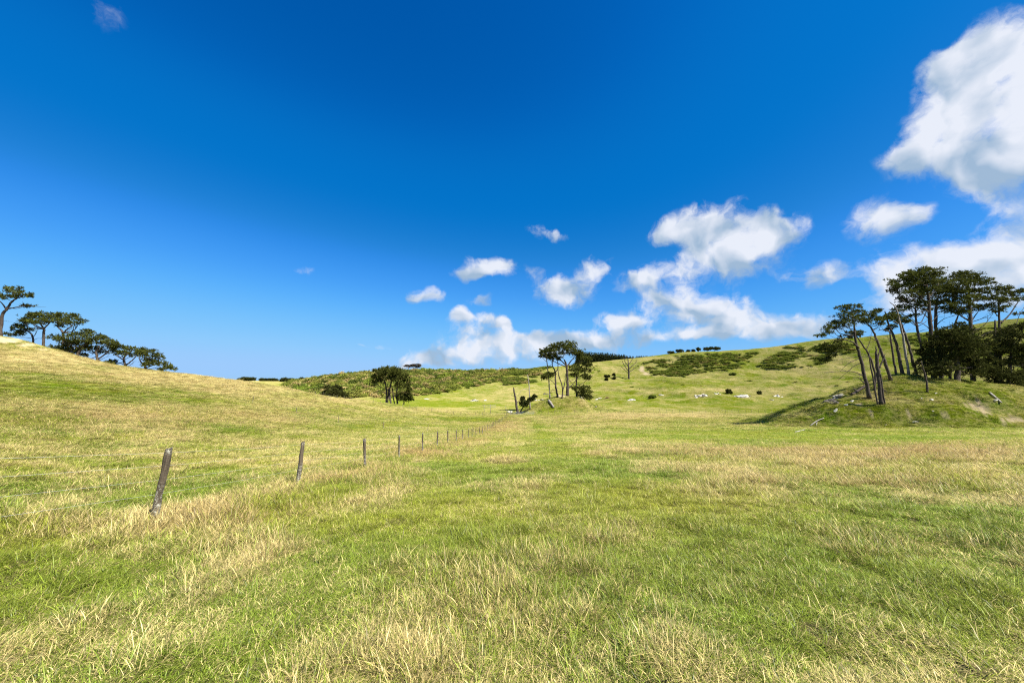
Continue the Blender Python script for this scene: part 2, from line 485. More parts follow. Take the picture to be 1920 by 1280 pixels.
# ------------------------------------------------------------------ what grows where: colour and dryness of the pasture
BRUSH = [  # px, py, rx, ry, dry, brown
    (60, 672, 160, 20, .75, 0), (300, 708, 170, 12, .75, 0), (460, 728, 120, 10, .7, 0), (680, 1080, 380, 150, .06, .05), (300, 770, 320, 40, .20, .12), (600, 749, 90, 6, .38, 0), (800, 769, 90, 5, .34, 0),
    (160, 724, 200, 14, -.30, 0), (380, 752, 120, 10, -.22, 0), (60, 700, 120, 8, -.1, 0), (420, 715, 60, 5, .2, 0),
    (140, 788, 240, 18, .22, .45), (520, 785, 90, 8, .10, .15),
    (470, 741, 60, 5, .28, 0), (560, 759, 70, 5, .30, 0), (690, 781, 60, 5, .25, 0),
    (300, 850, 250, 25, -.10, 0), (650, 800, 150, 12, -.12, 0), (880, 787, 60, 3, -.4, 0),
    (945, 790, 25, 8, .3, .7), (915, 806, 35, 9, .3, .8), (875, 825, 55, 11, .3, .9), (800, 850, 70, 14, .3, .9), (720, 880, 70, 16, .28, .85),
    (640, 905, 70, 20, .28, .8), (540, 950, 90, 26, .28, .65), (440, 975, 80, 24, .25, .5), (330, 965, 60, 20, .25, .3),
    (1550, 852, 330, 18, .22, .55), (1800, 845, 200, 18, .22, .6), (1550, 900, 240, 16, .08, .5), (1300, 845, 130, 14, .2, .4), (1800, 905, 160, 14, .1, .45),
    (1650, 822, 330, 8, -.5, 0), (1400, 812, 140, 5, -.35, 0),
    (1120, 785, 130, 8, .32, .1), (1000, 800, 80, 10, .22, .3), (1250, 777, 240, 4, .4, 0), (1320, 790, 220, 6, .05, .5),
    (1006, 800, 14, 8, -.45, -.3), (1022, 818, 16, 12, -.45, -.3), (1045, 842, 22, 18, -.45, -.3), (1085, 885, 32, 30, -.42, -.2), (1150, 950, 45, 40, -.40, 0), (1270, 1060, 70, 60, -.38, 0), (1440, 1180, 90, 70, -.3, 0),
    (1620, 1170, 380, 120, -.42, 0), (1500, 960, 320, 40, -.2, 0), (1800, 1040, 240, 80, -.22, 0), (1250, 1100, 160, 70, -.15, 0), (170, 1230, 240, 70, -.25, 0), (330, 1010, 100, 30, .1, 0),
    (800, 1190, 160, 70, .14, 0), (520, 1020, 60, 26, .30, .2), (1060, 1000, 110, 36, .20, 0), (960, 1060, 70, 40, .22, 0), (560, 1200, 90, 40, .2, 0),
    (150, 1130, 180, 50, -.30, 0), (420, 1120, 120, 40, -.15, 0), (100, 980, 100, 30, .12, .1), (800, 872, 70, 9, -.6, -.5), (930, 880, 110, 14, -.35, -.3), (640, 925, 40, 10, -.3, 0),
    (1300, 722, 160, 8, -.25, 0), (1390, 731, 170, 4, .32, 0), (1180, 727, 140, 5, .2, 0), (1300, 755, 240, 10, -.12, 0),
    (830, 757, 80, 4, -.9, 0), (760, 752, 60, 3, -.4, 0),
    (1445, 680, 40, 16, .2, 0), (1060, 755, 50, 12, .15, .45), (1700, 775, 160, 25, -.22, .15), (1650, 745, 30, 14, .25, .2),
    (1730, 735, 60, 8, -.3, 0), (1240, 672, 100, 5, .3, 0), (1500, 650, 70, 4, .3, 0), (800, 700, 250, 5, .25, 0), (510, 721, 50, 6, -.5, 0), (700, 715, 200, 10, .1, 0),
]
SAND = [  # bare ground: px, py, rx, ry, amount
    (-30, 634, 36, 7, 1.0), (15, 638, 28, 6, 1.0), (52, 646, 22, 4, .8), (82, 655, 16, 3.5, .7), (1203, 692, 5, 7, 1), (1212, 700, 8, 3, .9), (1250, 703, 18, 3, .6),
    (1400, 667, 12, 3, .5), (1530, 667, 22, 2, .6), (1838, 764, 22, 9, .85), (1888, 787, 28, 5, 1), (1800, 780, 26, 4, .5), (1700, 775, 18, 4, .6), (1768, 752, 10, 4, .4),
    (1050, 741, 30, 2.5, .6), (990, 757, 12, 4, .5), (1000, 700, 22, 2, .7), (1880, 752, 14, 3, .6), (1090, 748, 14, 4, .5),
    (1815, 760, 12, 5, .8), (1850, 772, 16, 4, .9), (1835, 752, 8, 3, .8), (1790, 762, 10, 3, .7), (1770, 776, 12, 3, .7), (1905, 788, 22, 4, 1), (1700, 769, 16, 3, .8), (1680, 777, 10, 2.5, .7),
    (1740, 788, 10, 2, .6), (1650, 752, 8, 3, .6), (1610, 757, 7, 3, .7), (1630, 770, 8, 2.5, .6), (1872, 795, 18, 2.5, .8),
    (1312, 743, 10, 3, .4), (1570, 748, 14, 4, .5),
]
GREEN_A = np.array((0.120, 0.196, 0.007))     # fresh green
GREEN_B = np.array((0.215, 0.240, 0.012))    # yellow green
STRAW = np.array((0.54, 0.435, 0.175))
BROWN = np.array((0.36, 0.255, 0.095))
SANDC = np.array((0.47, 0.37, 0.21))


def pasture(x, y, z):
    px, py = project(x, y, z)
    front = y > 0.3
    tz = tussock(x, y)
    dry = 0.33 + .75 * (fbm(x / 9, y / 9, 21, 3) - .5) + .95 * (fbm(x / 1.5, y / 1.5, 23, 3) - .5) * sstep(90, 20, np.hypot(x, y)) + .5 * (fbm(x / 1.6, y / 1.6, 23, 3) - .5)
    r = np.sqrt(x * x + y * y)
    dry = dry + 0.5 * (fbm(x / 50, y / 50, 27, 3) - .5) * sstep(60, 150, r)
    br = 0.9 * (fbm(x / 2.6, y / 2.6, 25, 3) - .42)
    for (cx, cy, rx, ry, d, b) in BRUSH:
        w = np.where(front, np.exp(-np.clip(((px - cx) / rx) ** 2 + ((py - cy) / ry) ** 2, 0, 50) * .8), 0)
        dry = dry + w * d
        br = br + w * b * .9
    sd = np.zeros_like(dry)
    for (cx, cy, rx, ry, a) in SAND:
        w = np.where(front, np.exp(-np.clip(((px - cx) / rx) ** 2 + ((py - cy) / ry) ** 2, 0, 50) * .8), 0)
        sd = np.maximum(sd, w * a)
    sd = sstep(.45, .62, sd * (0.55 + 0.9 * fbm(x / 1.3, y / 1.3, 29, 3)))
    dry = dry + .30 * (tz - .2) * sstep(60, 25, r) * sstep(.05, .35, dry)
    dry = np.clip(dry, 0.04, .97)
    br = np.clip(br, 0, 1)
    h = np.clip(1.6 * fbm(x / 4, y / 4, 31, 3) - .3, 0, 1)[..., None]
    g = GREEN_A * (1 - h) + GREEN_B * h
    s = STRAW * (1 - br[..., None]) + BROWN * br[..., None]
    return dry, br, g, s, sd


# ------------------------------------------------------------------ materials
def new_mat(name):
    m = bpy.data.materials.new(name)
    m.use_nodes = True
    nt = m.node_tree
    nt.nodes.clear()
    out = nt.nodes.new('ShaderNodeOutputMaterial')
    return m, nt, out


def attr(nt, name, typ='GEOMETRY'):
    n = nt.nodes.new('ShaderNodeAttribute')
    n.attribute_type = typ
    n.attribute_name = name
    return n


def mixc(nt, fac, a, b, blend='MIX'):
    n = nt.nodes.new('ShaderNodeMix')
    n.data_type = 'RGBA'
    n.blend_type = blend
    for s, v in ((n.inputs[0], fac), (n.inputs[6], a), (n.inputs[7], b)):
        if isinstance(v, (int, float)):
            s.default_value = v
        elif isinstance(v, (tuple, list)):
            s.default_value = tuple(v) if len(v) == 4 else tuple(v) + (1,)
        else:
            nt.links.new(v, s)
    return n.outputs[2]


def mathn(nt, op, a, b=None, c=None, clamp=False):
    n = nt.nodes.new('ShaderNodeMath')
    n.operation = op
    n.use_clamp = clamp
    for i, v in enumerate((a, b, c)):
        if v is None:
            continue
        if isinstance(v, (int, float)):
            n.inputs[i].default_value = v
        else:
            nt.links.new(v, n.inputs[i])
    return n.outputs[0]


def noisen(nt, scale, detail=4, rough=.55, vec=None, dist=0.0):
    n = nt.nodes.new('ShaderNodeTexNoise')
    n.inputs['Scale'].default_value = scale
    n.inputs['Detail'].default_value = detail
    n.inputs['Roughness'].default_value = rough
    n.inputs['Distortion'].default_value = dist
    if vec is not None:
        nt.links.new(vec, n.inputs['Vector'])
    return n.outputs[0]


def ramp(nt, fac, stops):
    n = nt.nodes.new('ShaderNodeValToRGB')
    el = n.color_ramp.elements
    el[0].position, el[0].color = stops[0][0], tuple(stops[0][1]) + (1,)
    el[1].position, el[1].color = stops[-1][0], tuple(stops[-1][1]) + (1,)
    for p, c in stops[1:-1]:
        e = el.new(p)
        e.color = tuple(c) + (1,)
    nt.links.new(fac, n.inputs[0])
    return n.outputs[0]


def leaf_mat(name, base_socket_fn, trans=0.35, gloss=0.0):
    m, nt, out = new_mat(name)
    c = base_socket_fn(nt)
    d = nt.nodes.new('ShaderNodeBsdfDiffuse')
    t = nt.nodes.new('ShaderNodeBsdfTranslucent')
    nt.links.new(c, d.inputs[0])
    nt.links.new(c, t.inputs[0])
    mx = nt.nodes.new('ShaderNodeMixShader')
    mx.inputs[0].default_value = trans
    nt.links.new(d.outputs[0], mx.inputs[1])
    nt.links.new(t.outputs[0], mx.inputs[2])
    last = mx.outputs[0]
    if gloss:
        gl = nt.nodes.new('ShaderNodeBsdfGlossy')
        gl.inputs['Roughness'].default_value = .45
        gl.inputs[0].default_value = (1, 1, 1, 1)
        m2 = nt.nodes.new('ShaderNodeMixShader')
        m2.inputs[0].default_value = gloss
        nt.links.new(last, m2.inputs[1])
        nt.links.new(gl.outputs[0], m2.inputs[2])
        last = m2.outputs[0]
    nt.links.new(last, out.inputs[0])
    return m


def simple_mat(name, color_fn, rough=.85, bump=None):
    m, nt, out = new_mat(name)
    b = nt.nodes.new('ShaderNodeBsdfPrincipled')
    b.inputs['Roughness'].default_value = rough
    b.inputs['Specular IOR Level'].default_value = .25
    nt.links.new(color_fn(nt), b.inputs['Base Color'])
    if bump:
        h, strength, dist = bump(nt)
        bn = nt.nodes.new('ShaderNodeBump')
        bn.inputs['Strength'].default_value = strength
        bn.inputs['Distance'].default_value = dist
        nt.links.new(h, bn.inputs['Height'])
        nt.links.new(bn.outputs[0], b.inputs['Normal'])
    nt.links.new(b.outputs[0], out.inputs[0])
    return m


def objco(nt):
    return nt.nodes.new('ShaderNodeTexCoord').outputs['Object']


def ground_material():
    m, nt, out = new_mat('pasture_ground')
    L = nt.links
    geo = nt.nodes.new('ShaderNodeNewGeometry')
    pos = geo.outputs['Position']
    g, s = attr(nt, 'gcol'), attr(nt, 'scol')
    dry, sand = attr(nt, 'dry'), attr(nt, 'sand')
    # individual dry and green tussocks break the patches up
    n1 = noisen(nt, 1.3, 6, .72, pos)
    n2 = noisen(nt, .22, 5, .65, pos)
    k = mathn(nt, 'ADD', mathn(nt, 'MULTIPLY_ADD', n1, 2.2, -1.1), mathn(nt, 'MULTIPLY_ADD', n2, 1.4, -.7))
    f = mathn(nt, 'ADD', dry.outputs['Fac'], k, clamp=True)
    c = mixc(nt, f, g.outputs['Color'], s.outputs['Color'])
    v = ramp(nt, noisen(nt, 2.6, 5, .7, pos), [(.25, (.36, .36, .36)), (.74, (.95, .95, .95))])
    c = mixc(nt, 1.0, c, v, 'MULTIPLY')
    thatch = attr(nt, 'thatch')
    c = mixc(nt, thatch.outputs['Fac'], c, ramp(nt, n1, [(.3, (.045, .042, .014)), (.7, (.16, .13, .06))]))
    sc = ramp(nt, noisen(nt, .9, 6, .7, pos), [(.3, SANDC * .62), (.7, SANDC * 1.1)])
    c = mixc(nt, sand.outputs['Fac'], c, sc)
    b = nt.nodes.new('ShaderNodeBsdfDiffuse')
    b.inputs['Roughness'].default_value = 1.0
    L.new(c, b.inputs[0])
    bn = nt.nodes.new('ShaderNodeBump')
    bn.inputs['Strength'].default_value = .8
    bn.inputs['Distance'].default_value = .35
    hh = mathn(nt, 'ADD', n1, mathn(nt, 'MULTIPLY', noisen(nt, 5.0, 4, .6, pos), .35))
    L.new(hh, bn.inputs['Height'])
    L.new(bn.outputs[0], b.inputs['Normal'])
    L.new(b.outputs[0], out.inputs[0])
    return m


M_GROUND = ground_material()


def grass_color(nt):
    g, s, d = attr(nt, 'gcol', 'INSTANCER'), attr(nt, 'scol', 'INSTANCER'), attr(nt, 'dry', 'INSTANCER')
    rnd, tip, rnd2 = attr(nt, 'rnd'), attr(nt, 'tip'), attr(nt, 'rnd2')
    f = mathn(nt, 'LESS_THAN', rnd.outputs['Fac'], d.outputs['Fac'])
    # green blades yellow a little towards the tip
    gt = mixc(nt, mathn(nt, 'MULTIPLY', tip.outputs['Fac'], .35), g.outputs['Color'], mixc(nt, .5, g.outputs['Color'], s.outputs['Color']))
    c = mixc(nt, f, gt, s.outputs['Color'])
    v = mathn(nt, 'MULTIPLY_ADD', rnd2.outputs['Fac'], 1.5, .28)
    n = nt.nodes.new('ShaderNodeVectorMath')
    n.operation = 'SCALE'
    nt.links.new(c, n.inputs[0])
    nt.links.new(v, n.inputs['Scale'])
    return n.outputs[0]


M_GRASS = leaf_mat('grass_blades', grass_color, .27, .018)


def needles_color(dark, light):
    def fn(nt):
        t = attr(nt, 'tint')
        return ramp(nt, t.outputs['Fac'], [(0.0, dark), (.75, light), (1.0, np.array(light) * 1.35)])
    return fn


M_NEEDLE = leaf_mat('pine_needles', needles_color((.030, .034, .009), (.095, .105, .022)), .25)
M_NEEDLE_DARK = leaf_mat('dark_needles', needles_color((.020, .023, .008), (.062, .068, .017)), .2)
M_NEEDLE_FAR = leaf_mat('plantation_needles', needles_color((.020, .026, .012), (.050, .060, .022)), .15)
M_DEADNEEDLE = leaf_mat('dead_needles', needles_color((.035, .026, .016), (.085, .060, .036)), .15)
M_SHRUB = leaf_mat('shrub_leaves', lambda nt: mixc(nt, 1.0, attr(nt, 'gcol', 'INSTANCER').outputs['Color'], ramp(nt, attr(nt, 'tint').outputs['Fac'], [(0, (.55, .55, .55)), (1, (1.35, 1.35, 1.35))]), 'MULTIPLY'), .25)
M_BUSH = leaf_mat('bush_leaves', needles_color((.045, .065, .012), (.14, .175, .030)), .25)


def bark(c1, c2, c3):
    def fn(nt):
        co = objco(nt)
        a = ramp(nt, noisen(nt, 3.0, 6, .7, co, .4), [(.3, c1), (.55, c2), (.8, c3)])
        return a
    return fn


M_BARK = simple_mat('pine_bark', bark((.030, .022, .017), (.075, .058, .045), (.15, .125, .10)), .95, lambda nt: (noisen(nt, 4.0, 5, .7, objco(nt)), .8, .15))
M_BARKPALE = simple_mat('bleached_bark', bark((.12, .10, .08), (.26, .225, .185), (.42, .385, .33)), .95, lambda nt: (noisen(nt, 4.0, 5, .7, objco(nt)), .6, .1))
M_DEADWOOD = simple_mat('bleached_wood', bark((.14, .125, .10), (.29, .265, .225), (.42, .395, .35)), .9, lambda nt: (noisen(nt, 6.0, 5, .7, objco(nt)), .6, .05))


def post_color(nt):
    co = objco(nt)
    mp = nt.nodes.new('ShaderNodeMapping')
    mp.inputs['Scale'].default_value = (14, 14, 1.6)
    nt.links.new(co, mp.inputs[0])
    grain = ramp(nt, noisen(nt, 2.4, 6, .7, mp.outputs[0], .3), [(.28, (.035, .029, .022)), (.5, (.098, .076, .050)), (.78, (.20, .16, .11))])
    lich = ramp(nt, noisen(nt, 22, 5, .75, co), [(.50, (0, 0, 0)), (.58, (1, 1, 1))])
    sep = nt.nodes.new('ShaderNodeSeparateXYZ')
    nt.links.new(co, sep.inputs[0])
    low = nt.nodes.new('ShaderNodeMapRange')
    nt.links.new(sep.outputs[2], low.inputs[0])
    low.inputs[1].default_value, low.inputs[2].default_value = .66, .40
    top = nt.nodes.new('ShaderNodeMapRange')
    nt.links.new(sep.outputs[2], top.inputs[0])
    top.inputs[1].default_value, top.inputs[2].default_value = 1.08, 1.14
    f = mathn(nt, 'MULTIPLY', lich, mathn(nt, 'MAXIMUM', low.outputs[0], top.outputs[0]))
    return mixc(nt, mathn(nt, 'MULTIPLY', f, .85), grain, (.46, .45, .36))


M_POST = simple_mat('weathered_post_wood', post_color, .95, lambda nt: (noisen(nt, 30, 5, .7, objco(nt)), .7, .02))
M_WIRE = simple_mat('galvanised_wire', lambda nt: ramp(nt, noisen(nt, 3, 2), [(0, (.36, .37, .34)), (1, (.52, .53, .49))]), .5)
M_GALV = simple_mat('galvanised_steel', lambda nt: ramp(nt, noisen(nt, 2, 3), [(.3, (.24, .27, .28)), (.7, (.36, .39, .40))]), .6)
M_ROCK = simple_mat('pale_limestone', lambda nt: ramp(nt, noisen(nt, .8, 7, .75, objco(nt)), [(.28, (.16, .145, .12)), (.45, (.36, .335, .28)), (.66, (.60, .57, .50))]), .95,
                    lambda nt: (noisen(nt, 1.6, 6, .7, objco(nt)), .9, .35))
M_ROCKDARK = simple_mat('dark_rock', lambda nt: ramp(nt, noisen(nt, .8, 7, .75, objco(nt)), [(.3, (.035, .030, .024)), (.7, (.16, .14, .11))]), .95)
M_TROUGH = simple_mat('pale_concrete', lambda nt: ramp(nt, noisen(nt, 2, 4), [(.3, (.42, .40, .36)), (.7, (.58, .56, .51))]), .9)


# ------------------------------------------------------------------ mesh building
class MB:
    def __init__(self):
        self.v, self.f, self.t, self.n = [], [], [], 0

    def add(self, verts, faces, tint=0.5):
        verts = np.asarray(verts, float)
        self.v.append(verts)
        self.f.append(np.asarray(faces) + self.n)
        self.t.append(np.full(len(verts), tint) if np.isscalar(tint) else np.asarray(tint))
        self.n += len(verts)

    def tube(self, pts, rad, sides=6, jitter=0.0, cap=True):
        pts = np.asarray(pts, float)
        rad = np.asarray(rad, float)
        n = len(pts)
        tan = np.gradient(pts, axis=0)
        tan /= np.linalg.norm(tan, axis=1)[:, None] + 1e-9
        ref = np.array((0, 1, 0.0)) if abs(tan[0][1]) < .9 else np.array((1, 0, 0.0))
        u = np.cross(tan, ref)
        u /= np.linalg.norm(u, axis=1)[:, None] + 1e-9
        w = np.cross(tan, u)
        an = np.linspace(0, 2 * math.pi, sides, endpoint=False)
        ring = (u[:, None, :] * np.cos(an)[None, :, None] + w[:, None, :] * np.sin(an)[None, :, None])
        rr = rad[:, None] * (1 + jitter * (RNG.random((n, sides)) - .5) * 2)
        v = (pts[:, None, :] + ring * rr[..., None]).reshape(-1, 3)
        i = np.arange(n - 1)[:, None] * sides
        j = np.arange(sides)[None, :]
        j2 = (j + 1) % sides
        q = np.stack([i + j, i + j2, i + sides + j2, i + sides + j], -1).reshape(-1, 4)
        faces = [tuple(a) for a in q]
        self.add(v, q)
        if cap:
            c0 = self.n
            self.add(np.array([pts[0], pts[-1]]), np.zeros((0, 4), int))
            base = c0 - n * sides
            tri = []
            for k in range(sides):
                k2 = (k + 1) % sides
                tri.append((base + k2, base + k, c0, c0))
                tri.append((base + (n - 1) * sides + k, base + (n - 1) * sides + k2, c0 + 1, c0 + 1))
            self.f.append(np.array(tri))

    def build(self, name, mat, parent=None, smooth=True, loc=None):
        v = np.concatenate(self.v) if self.v else np.zeros((0, 3))
        f = np.concatenate([a for a in self.f if len(a)])
        if loc is not None:
            v = v - np.asarray(loc)
        me = mesh_from(name, v, f, smooth)
        a = me.attributes.new('tint', 'FLOAT', 'POINT')
        a.data.foreach_set('value', np.concatenate(self.t).astype(np.float32))
        me.materials.append(mat)
        o = bpy.data.objects.new(name, me)
        COL.objects.link(o)
        if parent is not None:
            o.parent = parent
        return o


def mesh_from(name, v, f, smooth=True):
    """v (n,3); f (m,4) quads where a repeated last index makes a triangle"""
    me = bpy.data.meshes.new(name)
    f = np.asarray(f, np.int64)
    tri = f[:, 2] == f[:, 3]
    sizes = np.where(tri, 3, 4).astype(np.int32)
    starts = np.concatenate([[0], np.cumsum(sizes)[:-1]]).astype(np.int32)
    keep = np.ones_like(f, bool)
    keep[tri, 3] = False
    idx = f[keep].astype(np.int32)
    me.vertices.add(len(v))
    me.vertices.foreach_set('co', np.ascontiguousarray(v, dtype=np.float32).ravel())
    me.loops.add(len(idx))
    me.loops.foreach_set('vertex_index', idx)
    me.polygons.add(len(f))
    me.polygons.foreach_set('loop_start', starts)
    me.polygons.foreach_set('use_smooth', np.full(len(f), smooth))
    me.update(calc_edges=True)
    return me


def tag(o, label=None, cat=None, group=None, kind=None):
    if label:
        o['label'] = label
    if cat:
        o['category'] = cat
    if group:
        o['group'] = group
    if kind:
        o['kind'] = kind
    return o


def empty(name, loc):
    o = bpy.data.objects.new(name, None)
    o.empty_display_size = .3
    o.location = tuple(loc)
    COL.objects.link(o)
    return o


def put_attr(me, name, data, typ):
    a = me.attributes.new(name, typ, 'POINT')
    if typ == 'FLOAT':
        a.data.foreach_set('value', np.ascontiguousarray(data, np.float32))
    elif typ == 'INT':
        a.data.foreach_set('value', np.ascontiguousarray(data, np.int32))
    elif typ == 'FLOAT_COLOR':
        c = np.ones((len(data), 4), np.float32)
        c[:, :3] = data
        a.data.foreach_set('color', c.ravel())
    else:
        a.data.foreach_set('vector', np.ascontiguousarray(data, np.float32).ravel())


# ------------------------------------------------------------------ ground sheet
def build_ground():
    fine = np.radians(np.arange(-66, 66.01, .26))
    left = np.radians(np.arange(-180, -66, 2.5))
    right = np.radians(np.arange(68.5, 180, 2.5))
    az = np.concatenate([left, fine, right])
    na = len(az)
    r = [0.35]
    while r[-1] < 9000:
        r.append(r[-1] * (1.014 if r[-1] < 190 else 1.007 if r[-1] < 430 else 1.014 if r[-1] < 600 else 1.035))
    r = np.array(r)
    nr = len(r)
    A, RR = np.meshgrid(az, r)
    x, y = (RR * np.sin(A)).ravel(), (RR * np.cos(A)).ravel()
    z = T(x, y)
    v = np.stack([x, y, z], 1)
    v = np.concatenate([v, [[0, 0, float(T(np.array([0.0]), np.array([0.01]))[0])]]])
    i = np.arange(nr - 1)[:, None] * na
    j = np.arange(na)[None, :]
    j2 = (j + 1) % na
    q = np.stack([i + j, i + na + j, i + na + j2, i + j2], -1).reshape(-1, 4)
    c = len(v) - 1
    jj = np.arange(na)
    cap = np.stack([np.full(na, c), jj, (jj + 1) % na, (jj + 1) % na], 1)
    # keep the winding upward
    q = q[:, ::-1]
    cap = np.stack([np.full(na, c), (jj + 1) % na, jj, jj], 1)
    me = mesh_from('ground', v, np.concatenate([q, cap]))
    dry, br, g, s, sd = pasture(v[:, 0], v[:, 1], v[:, 2])
    put_attr(me, 'dry', dry, 'FLOAT')
    put_attr(me, 'sand', sd, 'FLOAT')
    put_attr(me, 'thatch', sstep(70, 12, np.hypot(v[:, 0], v[:, 1])) * .85, 'FLOAT')
    put_attr(me, 'gcol', g, 'FLOAT_COLOR')
    put_attr(me, 'scol', s, 'FLOAT_COLOR')
    me.materials.append(M_GROUND)
    o = bpy.data.objects.new('ground', me)
    COL.objects.link(o)
    o['kind'] = 'structure'
    return o


build_ground()


# ------------------------------------------------------------------ instancing of stuff
def scatter(name, pts, attrs, protos, label=None):
    me = bpy.data.meshes.new(name)
    me.vertices.add(len(pts))
    me.vertices.foreach_set('co', np.ascontiguousarray(pts, np.float32).ravel())
    for k, (typ, d) in attrs.items():
        put_attr(me, k, d, typ)
    o = bpy.data.objects.new(name, me)
    COL.objects.link(o)
    o['kind'] = 'stuff'
    coll = bpy.data.collections.new(name + '_sources')
    for p in protos:
        coll.objects.link(p)
    ng = bpy.data.node_groups.new(name + '_scatter', 'GeometryNodeTree')
    ng.interface.new_socket('Geometry', in_out='INPUT', socket_type='NodeSocketGeometry')
    ng.interface.new_socket('Geometry', in_out='OUTPUT', socket_type='NodeSocketGeometry')
    N, L = ng.nodes, ng.links
    gi, go = N.new('NodeGroupInput'), N.new('NodeGroupOutput')
    ci = N.new('GeometryNodeCollectionInfo')
    ci.inputs['Collection'].default_value = coll
    ci.inputs['Separate Children'].default_value = True
    ci.inputs['Reset Children'].default_value = True
    iop = N.new('GeometryNodeInstanceOnPoints')
    iop.inputs['Pick Instance'].default_value = True

    def named(nm, typ):
        n = N.new('GeometryNodeInputNamedAttribute')
        n.data_type = typ
        n.inputs['Name'].default_value = nm
        return n.outputs[0]
    er = N.new('FunctionNodeEulerToRotation')
    L.new(named('rot', 'FLOAT_VECTOR'), er.inputs[0])
    L.new(gi.outputs[0], iop.inputs['Points'])
    L.new(ci.outputs[0], iop.inputs['Instance'])
    L.new(named('idx', 'INT'), iop.inputs['Instance Index'])
    L.new(er.outputs[0], iop.inputs['Rotation'])
    L.new(named('scl', 'FLOAT_VECTOR'), iop.inputs['Scale'])
    L.new(iop.outputs[0], go.inputs[0])
    md = o.modifiers.new('scatter', 'NODES')
    md.node_group = ng
    return o


# ------------------------------------------------------------------ grass
def blades(n, spread, h0, h1, wid, lean, curl, seed, seedhead=False, droop=0.0):
    """n grass blades as 3-step strips; returns verts, faces, per-vertex rnd, tip, rnd2"""
    rg = np.random.default_rng(seed)
    rad = spread * np.sqrt(rg.random(n))
    th = rg.random(n) * 2 * math.pi
    bx, by = rad * np.cos(th), rad * np.sin(th)
    h = h0 + (h1 - h0) * rg.random(n) ** 1.4
    la = rg.random(n) * 2 * math.pi
    # blades lean outwards and at random
    dx = np.cos(la) * .7 + np.cos(th) * .5
    dy = np.sin(la) * .7 + np.sin(th) * .5
    ln = lean * (0.35 + rg.random(n))
    steps = 4
    V, RN, TP, R2 = [], [], [], []
    w = wid * (.6 + .8 * rg.random(n))
    sx, sy = -dy / (np.hypot(dx, dy) + 1e-6), dx / (np.hypot(dx, dy) + 1e-6)
    tw = rg.random(n) * 1.4 - .7
    cx, sy_ = np.cos(tw), np.sin(tw)
    sx, sy = sx * cx - sy * sy_, sx * sy_ + sy * cx
    r1, r2 = rg.random(n), rg.random(n)
    pos = np.stack([bx, by, np.full(n, -.02)], 1)
    ang = np.arctan(ln)
    for k in range(steps):
        t = k / (steps - 1)
        wk = w * (1 - t) ** .7 if not seedhead else w * (.6 if k < 2 else (2.2 if k == 2 else .2))
        if k == steps - 1:
            wk = w * 0.08
        V.append(np.stack([pos[:, 0] + sx * wk / 2, pos[:, 1] + sy * wk / 2, pos[:, 2]], 1))
        V.append(np.stack([pos[:, 0] - sx * wk / 2, pos[:, 1] - sy * wk / 2, pos[:, 2]], 1))
        a = np.clip(ang + (curl + droop * rg.random(n)) * t * 1.5, 0, 1.9)
        seg = h / (steps - 1)
        nd = np.hypot(dx, dy) + 1e-6
        pos = pos + np.stack([dx / nd * np.sin(a) * seg, dy / nd * np.sin(a) * seg, np.cos(a) * seg], 1)
        pos[:, 2] = np.maximum(pos[:, 2], .004)
        for _ in range(2):
            RN.append(r1)
            TP.append(np.full(n, t))
            R2.append(r2)
    V = np.stack(V, 1).reshape(-1, 3)
    RN, TP, R2 = (np.stack(a, 1).ravel() for a in (RN, TP, R2))
    b = np.arange(n)[:, None] * steps * 2
    q = np.array([[2 * k, 2 * k + 1, 2 * k + 3, 2 * k + 2] for k in range(steps - 1)])
    Fq = (b[:, None, :] + q[None]).reshape(-1, 4)
    return V, Fq, RN, TP, R2


def tuft(parts, i):
    vs, fs, a, b, c, n = [], [], [], [], [], 0
    for p in parts:
        V, Fq, RN, TP, R2 = blades(**p)
        vs.append(V)
        fs.append(Fq + n)
        n += len(V)
        a.append(RN * p.get('_', 1))
        b.append(TP)
        c.append(R2)
    me = mesh_from('grass_tuft', np.concatenate(vs), np.concatenate(fs), True)
    put_attr(me, 'rnd', np.concatenate(a), 'FLOAT')
    put_attr(me, 'tip', np.concatenate(b), 'FLOAT')
    put_attr(me, 'rnd2', np.concatenate(c), 'FLOAT')
    me.materials.append(M_GRASS)
    return bpy.data.objects.new('grass_tuft_%02d' % i, me)


